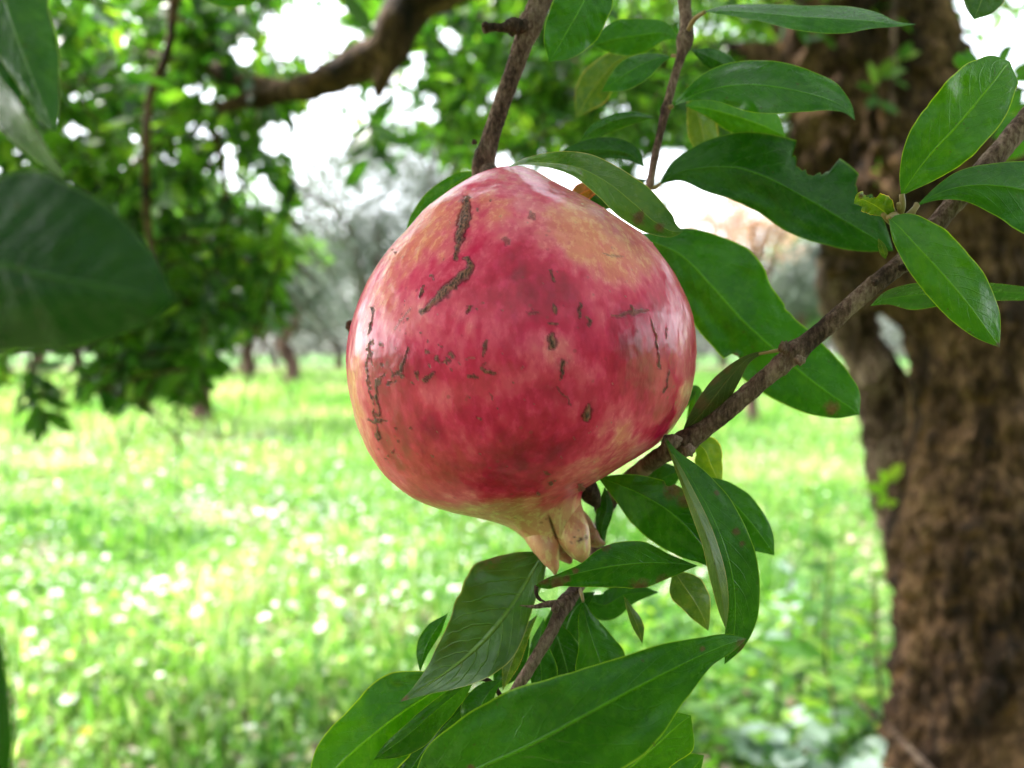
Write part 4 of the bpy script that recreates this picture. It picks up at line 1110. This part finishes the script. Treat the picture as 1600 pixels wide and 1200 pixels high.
leaf(lf, [(-20, -60, .125, 0, 0), (0, -20, .124, 60, 50), (20, 40, .123, 62, 44), (42, 100, .123, 54, 30), (62, 150, .123, 34, 20), (80, 192, .123, 12, 10), (88, 208, .123, 0, 0)], .3, .3, .05, 1, (.028, .10, .012), label='upper left blurred leaf with visible midrib')
leaf(lf, [(-60, 105, .112, 0, 0), (-20, 140, .111, 24, 22), (20, 188, .110, 22, 24), (60, 235, .110, 14, 16), (104, 280, .110, 0, 0)], -1.6, 1.2, .05, 1, (.02, .07, .02), label='narrow blurred leaf with grey sheen')
leaf(lf, [(-60, 30, .13, 0, 0), (-20, 80, .13, 40, 40), (10, 140, .13, 30, 36), (20, 180, .13, 0, 0)], .3, .3, .05, 1, DARK)
l4 = thing('near_edge_leaf', P(np.array(-30.), np.array(1000.), np.array(.085)), 'very close blurred dark leaf margin at the bottom left edge', 'leaf')
leaf(l4, [(-30, 920, .085, 0, 0), (-25, 1000, .085, 28, 36), (-22, 1100, .085, 40, 38), (-20, 1200, .085, 40, 38), (-20, 1300, .085, 0, 0)], .2, .2, .05, 1, DARK)
l5 = thing('top_left_leaf', P(np.array(350.), np.array(-30.), np.array(.3)), 'blurred leaf cut by the top edge above the left canopy', 'leaf')
leaf(l5, [(290, -20, .3, 0, 0), (340, -12, .3, 22, 20), (390, -8, .3, 20, 16), (416, -4, .3, 0, 0)], .3, .3, .05, 1, BRIGHT)

# --- mid-distance hanging sprays that read one by one
def spray(px, py, d, ang, ln_px, n_l, lsz, label, seed, cm=M['crown']):
    r = np.random.default_rng(seed)
    t = thing('hanging_spray', P(np.array(float(px)), np.array(float(py)), np.array(d)), label, 'spray')
    o_ = org(t)
    tt = np.linspace(0, 1, 12)
    path = P(px + math.cos(ang) * ln_px * tt + 6 * np.sin(tt * 4), py + math.sin(ang) * ln_px * tt, d + 0.03 * tt)
    V, fs = tube_geo(path, np.linspace(0.003, 0.0012, 12), 6)
    obj('stem', mesh('stem', V - o_, fs), M['bark'], t)
    for i in range(n_l):
        f_ = 0.1 + 0.9 * i / (n_l - 1)
        b0 = path[int(f_ * 11)]
        a = ang + (1 if i % 2 else -1) * r.uniform(0.3, 1.3)
        dr = RT * math.cos(a) - UP * math.sin(a) + FW * r.uniform(-0.5, 0.5)
        nr = -FW + UP * r.uniform(0.2, 1.2) + RT * r.normal(0, 0.4)
        obj('leaf', leaves_mesh('leaf', b0[None], dr[None], nr[None], np.array([lsz * r.uniform(0.7, 1.2)]), np.array([r.uniform(0.05, 0.6)]), o_, 1.0), cm, t)


spray(42, 565, 1.5, 1.25, 95, 16, 0.068, 'hanging spray of slender leaves over the meadow at the left edge', 201)
spray(185, 560, 1.6, 1.2, 70, 12, 0.07, 'short drooping spray between the edge spray and the small tree', 202)
spray(575, 190, 1.5, 1.5, 55, 12, 0.075, 'dark star-shaped spray of leaves against the pale sky left of the branch', 203)
spray(320, 470, 1.7, 1.6, 110, 18, 0.075, 'bright drooping spray in front of the small leafy tree', 204)
spray(400, 430, 1.8, 1.3, 70, 14, 0.075, 'drooping spray at the right end of the low canopy', 205)
spray(235, 520, 1.6, 1.7, 80, 14, 0.07, 'spray hanging just under the huge blurred leaf tip', 206)
spray(300, 540, 1.8, 1.5, 70, 12, 0.07, 'lowest drooping spray above the small trunk', 207)

# ------------------------------------------------------------------ the pomegranate
FD = 0.215
LRp = [((813, 263), (813, 263)), ((806, 263), (820, 263.5)), ((793, 264.5), (834, 267)), ((765, 269), (852, 277)), ((740, 277), (870, 289)), ((710, 296), (905, 310)), ((687, 315), (931, 326)), ((661, 337), (969, 352)),
       ((639, 362), (1002, 375)), ((612, 390), (1025, 401)), ((590, 420), (1047, 430)), ((573, 450), (1063, 460)), ((556, 490), (1078, 498)), ((545, 530), (1084, 540)), ((541, 570), (1083, 580)),
       ((546, 620), (1073, 625)), ((557, 660), (1055, 659)), ((573, 697), (1030, 686)), ((595, 730), (1000, 708)), ((620, 755), (970, 727)), ((655, 778), (945, 742)), ((700, 794), (926, 753)),
       ((745, 806), (912, 764)), ((775, 815), (908, 777)), ((798, 826), (909, 791)), ((814, 838), (912, 806)), ((826, 850), (916, 822))]
fruit = thing('pomegranate', P(np.array(812.), np.array(520.), np.array(FD)), 'large ripe red pomegranate with brown scars hanging among green leaves', 'fruit')
fo = org(fruit)
LR = np.array([[*a, *b] for a, b in LRp], float)
NR, NC = 420, 900
key = np.linspace(0, 1, len(LR))
# arc-length spacing along the left outline
c = catmull(LR, NR * 3)
arc = np.r_[0, np.cumsum(np.hypot(np.diff(c[:, 0]), np.diff(c[:, 1])) + np.hypot(np.diff(c[:, 2]), np.diff(c[:, 3])))]
idx = np.interp(np.linspace(0, arc[-1], NR), arc, np.arange(len(arc)))
c = np.stack([np.interp(idx, np.arange(len(arc)), c[:, j]) for j in range(4)], -1)
Lw, Rw = P(c[:, 0], c[:, 1], np.full(NR, FD)), P(c[:, 2], c[:, 3], np.full(NR, FD))
Cc = (Lw + Rw) / 2
a_ = np.linalg.norm(Rw - Lw, axis=1) / 2
e1 = unit(Rw - Lw + 1e-9 * RT)
a_c = a_ * np.sqrt(np.maximum(1 - (a_ / FD)**2, 0.5))       # tangent rays reach past the widest section
ph = np.linspace(0, 2 * np.pi, NC, endpoint=False)
ph = ph + 0.35 * np.sin(2 * ph) * 0                         # even spacing
fac = 1 + 0.011 * np.cos(5 * ph + 0.6) * 1.0
Vv = Cc[:, None] + a_c[:, None, None] * (np.cos(ph)[None, :, None] * e1[:, None] * fac[None, :, None] + np.sin(ph)[None, :, None] * FW[None, None] * 1.0 * fac[None, :, None])
V = Vv.reshape(-1, 3)
rad_dir = unit(V - np.repeat(P(np.array(812.), np.array(530.), np.array(FD))[None], len(V), 0))
V = V + rad_dir * (0.0007 * fbm((V - fo) * 45, 2, 3) + 0.00012 * fbm((V - fo) * 220, 3, 6))[:, None]
X_, Y_, D_ = proj(V)


def gs(x0, y0, rx, ry):
    return np.exp(-((X_ - x0) / rx)**2 - ((Y_ - y0) / ry)**2)


wn = fbm((V - fo) * 60, 3, 40); wn2 = fbm((V - fo) * 60 + 9, 3, 50)
wn = wn + 0.5 * fbm((V - fo) * 200, 3, 44); wn2 = wn2 + 0.5 * fbm((V - fo) * 200 + 3, 3, 54)
X_w, Y_w = X_ + 17 * wn, Y_ + 17 * wn2


def gw(x0, y0, rx, ry):
    return np.exp(-((X_w - x0) / rx)**2 - ((Y_w - y0) / ry)**2)


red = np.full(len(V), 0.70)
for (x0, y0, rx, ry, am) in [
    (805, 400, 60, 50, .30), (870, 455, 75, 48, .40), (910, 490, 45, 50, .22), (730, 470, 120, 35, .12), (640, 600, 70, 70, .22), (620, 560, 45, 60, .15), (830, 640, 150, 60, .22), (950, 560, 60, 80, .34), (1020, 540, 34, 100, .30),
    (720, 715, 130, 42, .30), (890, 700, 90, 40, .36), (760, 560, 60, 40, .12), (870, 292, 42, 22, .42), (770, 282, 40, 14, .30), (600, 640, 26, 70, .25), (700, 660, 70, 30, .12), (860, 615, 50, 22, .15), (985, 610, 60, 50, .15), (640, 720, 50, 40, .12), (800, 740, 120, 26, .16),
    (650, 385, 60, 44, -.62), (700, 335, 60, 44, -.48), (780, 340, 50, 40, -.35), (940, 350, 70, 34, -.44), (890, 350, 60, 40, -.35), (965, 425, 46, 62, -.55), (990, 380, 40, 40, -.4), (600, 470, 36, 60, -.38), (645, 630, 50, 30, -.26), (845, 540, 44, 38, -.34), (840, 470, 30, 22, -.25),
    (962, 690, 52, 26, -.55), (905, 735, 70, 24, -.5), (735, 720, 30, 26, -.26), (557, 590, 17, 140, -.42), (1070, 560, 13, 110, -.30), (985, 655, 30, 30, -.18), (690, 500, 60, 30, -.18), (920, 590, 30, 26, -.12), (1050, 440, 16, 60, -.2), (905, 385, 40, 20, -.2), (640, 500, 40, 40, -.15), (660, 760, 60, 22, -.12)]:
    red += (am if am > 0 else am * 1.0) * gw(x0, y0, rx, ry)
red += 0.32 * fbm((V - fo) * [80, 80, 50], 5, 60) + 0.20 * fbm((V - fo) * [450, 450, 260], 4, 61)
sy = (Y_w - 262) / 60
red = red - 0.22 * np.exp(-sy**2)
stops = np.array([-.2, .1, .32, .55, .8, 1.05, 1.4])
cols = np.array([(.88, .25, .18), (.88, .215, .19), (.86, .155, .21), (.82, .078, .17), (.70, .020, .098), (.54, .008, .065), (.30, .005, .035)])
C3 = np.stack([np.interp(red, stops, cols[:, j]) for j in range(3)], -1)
# tan neck towards the calyx
nk = np.clip((Y_w - 772 - np.clip((700 - X_w) * 0.12, 0, 40) * 0 - np.clip((X_w - 860) * -0.02, 0, 10)) / 34, 0, 1)
nk = nk * nk * (3 - 2 * nk)
tan = np.array([.74, .35, .19]) * (1 + 0.12 * fbm((V - fo) * 150, 3, 70))[:, None]
C3 = C3 * (1 - nk[:, None]) + tan * nk[:, None]
ol = gw(820, 795, 60, 20) * 0.25
C3 = C3 * (1 - ol[:, None]) + np.array([.30, .20, .08]) * ol[:, None]

slit = np.exp(-((X_ - (858 + (Y_ - 808) * 0.35)) / 2.2)**2) * np.clip((Y_ - 804) / 10, 0, 1)
C3 = C3 * (1 - 0.6 * slit[:, None])  # dark of the gap between the lobes painted into the skin colour
V = V + FW * (0.0014 * slit)[:, None]
# scars: polylines in picture space on the front of the fruit, brown and slightly raised
front = (np.sin(np.tile(ph, NR)) < 0.35)
scar = np.zeros(len(V)); brz = np.zeros(len(V)); edge = np.zeros(len(V))
jx = X_ + 4.0 * fbm((V - fo) * 600, 3, 80); jy = Y_ + 4.0 * fbm((V - fo) * 600 + 5, 3, 81)


def line(pts, w0, w1=None, strength=1.0, jit=1.0):
    """distance to polyline with varying half width"""
    global scar, edge
    w1 = w0 if w1 is None else w1
    xx = X_ + (jx - X_) * jit; yy2 = Y_ + (jy - Y_) * jit
    n_ = len(pts) - 1
    xs = [p_[0] for p_ in pts]; ys = [p_[1] for p_ in pts]
    bb = (X_ > min(xs) - 30) & (X_ < max(xs) + 30) & (Y_ > min(ys) - 30) & (Y_ < max(ys) + 30) & front
    ii = np.nonzero(bb)[0]
    x_, y_ = xx[ii], yy2[ii]
    best = np.full(len(ii), 99.0)
    for i in range(n_):
        (ax, ay), (bx, by) = pts[i][:2], pts[i + 1][:2]
        L2 = (bx - ax)**2 + (by - ay)**2 + 1e-9
        u = np.clip(((x_ - ax) * (bx - ax) + (y_ - ay) * (by - ay)) / L2, 0, 1)
        dist = np.hypot(x_ - ax - u * (bx - ax), y_ - ay - u * (by - ay))
        g_ = (i + u) / n_
        w_ = 0.8 * (w0 + (w1 - w0) * g_) * (0.35 + 0.65 * np.sin(np.pi * np.clip(g_, 0.04, 0.96))**0.6)
        best = np.minimum(best, dist / w_)
    m_ = np.clip((1.25 - best) / 0.5, 0, 1) * strength
    scar[ii] = np.maximum(scar[ii], m_)
    edge[ii] = np.maximum(edge[ii], np.exp(-((best - 1.25) / 0.4)**2) * strength)


line([(730, 308), (727, 330), (720, 362), (714, 402)], 9, 6)
line([(729, 402), (737, 411), (733, 424), (712, 440), (694, 460), (676, 474), (659, 488)], 5.5, 7)
line([(711, 443), (700, 452), (690, 462)], 7)
line([(712, 446), (714, 452), (706, 455)], 2)
line([(584, 478), (578, 500), (575, 520)], 2, 1.5)
line([(582, 530), (577, 545), (579, 560), (583, 572)], 2.2)
line([(576, 552), (573, 575), (574, 598)], 1.6)
line([(638, 546), (633, 562), (628, 580), (612, 588)], 2.4)
line([(611, 580), (612, 592)], 1.6)
line([(622, 583), (630, 590)], 1.6)
line([(600, 585), (591, 600), (588, 618), (593, 640), (588, 655)], 3, 2.5)
line([(597, 590), (590, 606)], 2)
line([(577, 658), (590, 656), (602, 658)], 2.6)
line([(589, 662), (590, 680), (594, 690)], 1.6)
line([(576, 600), (582, 618), (584, 632)], 1.8)
line([(655, 580), (651, 595)], 2)
line([(660, 596), (668, 590), (678, 583)], 2.6)
line([(674, 590), (668, 597), (660, 599)], 1.8)
for (x0, y0, w) in [(667, 549, 3.5), (684, 563, 4), (704, 554, 4), (699, 563, 3.5), (694, 568, 3), (669, 534, 2), (656, 520, 1.6), (690, 541, 1.8), (683, 540, 1.5), (596, 536, 3), (675, 432, 3), (659, 452, 2.5), (619, 395, 3.5), (598, 567, 2.5),
                    (619, 672, 2.2), (622, 690, 2), (640, 672, 1.8), (650, 584, 2), (707, 576, 1.6), (745, 485, 2), (731, 480, 2.2), (748, 328, 2), (766, 314, 1.5), (842, 770, 2.6), (860, 756, 3), (868, 752, 2.5), (908, 762, 5), (676, 712, 2), (671, 568, 2.4),
                    (640, 500, 1.6), (606, 688, 1.6), (613, 705, 1.6), (590, 700, 1.5), (606, 715, 1.4), (748, 655, 2), (750, 610, 1.2), (733, 622, 1.2), (800, 600, 1.3), (777, 640, 1.2)]:
    line([(x0 - w * .6, y0 - w * .5), (x0 + w * .6, y0 + w * .5)], w * .9, None, 0.9)
line([(658, 450), (655, 462), (662, 454)], 1.6); line([(660, 455), (664, 444)], 1.4)
line([(640, 480), (630, 495), (618, 512)], 3, 2, .45)
line([(762, 533), (758, 545), (754, 556)], 3.4, 2.4)
line([(752, 578), (768, 582), (778, 584)], 2.8)
line([(732, 587), (744, 588)], 2)
line([(734, 479), (730, 491)], 2.4)
line([(863, 524), (864, 533), (862, 541)], 7.5)
line([(880, 560), (878, 572), (875, 592)], 3, 2.5)
line([(864, 479), (871, 489)], 2.4); line([(857, 503), (870, 505)], 2.2); line([(826, 486), (842, 488)], 1.6, None, .6)
line([(908, 476), (905, 486), (906, 496)], 3.4, 2.4); line([(916, 495), (921, 502), (917, 510)], 2)
line([(862, 422), (864, 432), (865, 440)], 2)
line([(957, 494), (985, 491), (1012, 484)], 3, 3.5, .75)
line([(986, 478), (990, 486)], 2.2)
line([(1019, 500), (1025, 522), (1028, 550), (1031, 578)], 2.6, 1.6)
line([(1044, 580), (1042, 598), (1040, 614)], 2)
line([(920, 637), (917, 646), (915, 655)], 6.5)
line([(829, 336), (833, 342)], 5, None, .6); line([(789, 376), (795, 380)], 4, None, .6)
line([(938, 398), (958, 400), (976, 404)], 1.6, None, .5)
line([(1041, 515), (1038, 528)], 1.6, None, .7)
line([(870, 606), (880, 618), (892, 632)], 1.2, None, .6)
line([(850, 735), (860, 742)], 1.6, None, .6)
line([(760, 565), (752, 575)], 1.2, None, .5); line([(730, 560), (742, 556)], 1.2, None, .5); line([(605, 600), (618, 596)], 1.3); line([(583, 640), (586, 650)], 1.4); line([(640, 596), (648, 602)], 1.4)
line([(722, 346), (732, 352)], 1.2)
rs = np.random.default_rng(5)
for i in range(70):
    x0, y0 = rs.uniform(600, 1040), rs.uniform(320, 740)
    a0 = rs.uniform(0, 3.14); l0 = rs.uniform(0.5, 3)
    line([(x0, y0), (x0 + l0 * math.cos(a0), y0 + l0 * math.sin(a0))], rs.uniform(.7, 1.3), None, rs.uniform(.3, .7))
# faint bruise halo around the scars (a stain of the skin)
hal = np.zeros(len(V))
for (x0, y0, rx, ry, am) in [(608, 600, 30, 55, .5), (640, 585, 40, 20, .4), (880, 620, 30, 22, .35), (757, 550, 22, 22, .25), (1030, 545, 14, 50, .3), (690, 560, 26, 16, .25), (905, 490, 20, 24, .2), (600, 700, 22, 36, .25), (700, 450, 34, 22, .15)]:
    hal += am * gw(x0, y0, rx, ry)
for (x0, y0, rx, ry) in [(722, 352, 16, 56), (704, 446, 34, 26), (863, 533, 13, 14), (918, 646, 13, 16), (877, 575, 9, 24), (767, 583, 22, 9), (984, 489, 34, 9)]:
    hal += .32 * gw(x0, y0, rx, ry)
hal = np.clip(hal, 0, .45) * front
hal *= 0.6 + 0.5 * fbm((V - fo) * 260, 3, 90)
C3 = C3 * (1 - np.clip(hal, 0, 1)[:, None] * 0.75) + np.array([.12, .035, .03]) * (np.clip(hal, 0, 1)[:, None] * 0.75)
C3 = C3 * (1 - 0.75 * edge[:, None] * front[:, None])
scar *= front
V = V + rad_dir * (0.00035 * scar * (0.4 + 0.9 * np.abs(fbm((V - fo) * 700, 3, 91))) - 0.00010 * edge)[:, None]
k = NR * NC
tip0 = V[:NC].mean(0)
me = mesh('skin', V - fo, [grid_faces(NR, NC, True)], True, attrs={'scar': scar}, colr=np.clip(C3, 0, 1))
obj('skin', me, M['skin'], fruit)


def lobe(pts, thick, name='calyx_lobe', tint=1.0, dark=0.0, seed=0):
    """fleshy calyx lobe: rows x, y, depth, half width px"""
    c_ = catmull(pts, 60)
    path = P(c_[:, 0], c_[:, 1], c_[:, 2]); w = np.maximum(c_[:, 3], .3) * c_[:, 2] / F
    T = unit(np.gradient(path, axis=0)); side = unit(np.cross(T, FW)); nn = np.cross(side, T)
    th = np.linspace(0, 2 * np.pi, 40, endpoint=False)
    tk = np.minimum(thick, w * 0.8)
    Vl = path[:, None] + side[:, None] * (w[:, None] * np.cos(th)[None])[..., None] + nn[:, None] * (tk[:, None] * np.sin(th)[None])[..., None]
    # hollow inner face: the lobe curls round the calyx
    Vl = Vl + FW * ((np.cos(th)**2)[None] * w[:, None] * 0.35)[..., None]
    Vl = Vl.reshape(-1, 3)
    q = Vl - fo
    Vl = Vl + 0.00015 * fbm(q * 300, 3, seed)[:, None] * unit(q)
    c0 = np.array([.80, .39, .22]) * tint
    Cl = c0[None] * (1 + 0.14 * fbm(q * 170, 3, seed + 1))[:, None]
    pk = np.clip(fbm(q * 60, 2, seed + 9), 0, 1)[:, None] * 0.35
    Cl = Cl * (1 - pk) + np.array([.62, .20, .12]) * pk
    xx, yy2, _ = proj(Vl)
    tt = np.repeat(np.linspace(0, 1, 60), 40)
    tp = np.clip((tt - 0.9) / 0.1, 0, 1)[:, None] * 0.6
    Cl = Cl * (1 - tp) + np.array([.20, .10, .05]) * tp
    sc_ = np.clip(fbm(q * 420, 3, seed + 3) * 1.2 - 0.95, 0, 1) * 0.8
    for (x0, y0, r0) in [(915, 840, 4), (908, 843, 3), (893, 848, 2), (926, 846, 3), (898, 840, 1.5), (905, 846, 2)]:
        sc_ = np.maximum(sc_, np.clip(1.4 - np.hypot(xx - x0 + 2 * fbm(q * 600, 2, 4), yy2 - y0) / r0, 0, 1))
    Cl = Cl * (1 - dark)
    return obj(name, mesh(name, Vl - fo, [grid_faces(60, 40, True)], True, attrs={'scar': np.clip(sc_, 0, 1)}, colr=np.clip(Cl, 0, 1)), M['skin'], fruit)


lobe([(826, 790, .217, 22), (836, 812, .2125, 26), (845, 834, .2098, 27), (853, 855, .2080, 22), (860, 873, .2072, 15), (866, 888, .2066, 8), (868, 900, .2070, 1)], .0026, tint=.86, seed=2)
lobe([(878, 762, .216, 20), (884, 786, .2125, 23), (889, 810, .2098, 26), (895, 832, .2078, 27), (902, 851, .2068, 23), (909, 867, .2068, 15), (914, 880, .207, 3)], .0024, tint=.9, seed=12)
lobe([(885, 800, .222, 20), (905, 820, .222, 20), (922, 838, .221, 16), (935, 848, .220, 9), (946, 850, .220, 2)], .0018, tint=.5, seed=22)
lobe([(840, 820, .219, 14), (843, 850, .217, 12), (846, 874, .216, 8), (852, 893, .216, 1)], .0018, tint=.55, seed=32)
lobe([(868, 815, .226, 24), (872, 845, .226, 22), (884, 866, .227, 16), (892, 880, .227, 3)], .002, tint=.28, seed=42)
# shrivelled bits clinging behind the neck and the small dark bump on the left side
V, fs = tube_geo(P(np.array([905, 918, 925, 934.]), np.array([756, 762, 775, 790.]), np.array([.214, .216, .22, .222])), np.array([.0012, .0026, .0024, .001]), 14, .35, 700, 3)
obj('dry_calyx_bit', mesh('dry_calyx_bit', V - fo, fs), M['twig_dark'], fruit)
V, fs = tube_geo(P(np.array([549, 546, 545, 547.]), np.array([501, 505, 512, 518.]), np.array([.219, .219, .219, .219])), np.array([.0004, .0010, .0010, .0004]), 14, .1, 700, 3)
obj('dark_bump', mesh('dark_bump', V - fo, fs), M['twig_dark'], fruit, label='small blackish bump on the left side of the skin')
# stalk joining branch and fruit
V, fs = tube_geo(P(np.array([758, 768, 785, 805.]), np.array([262, 275, 282, 285.]), np.array([.226, .224, .222, .219])), np.array([.0028, .0026, .0026, .003]), 16, .15, 700, 3)
obj('stalk', mesh('stalk', V - fo, fs), M['twig'], fruit)
print('tris', sum(len(m_.loops) - 2 * len(m_.polygons) for m_ in bpy.data.meshes))
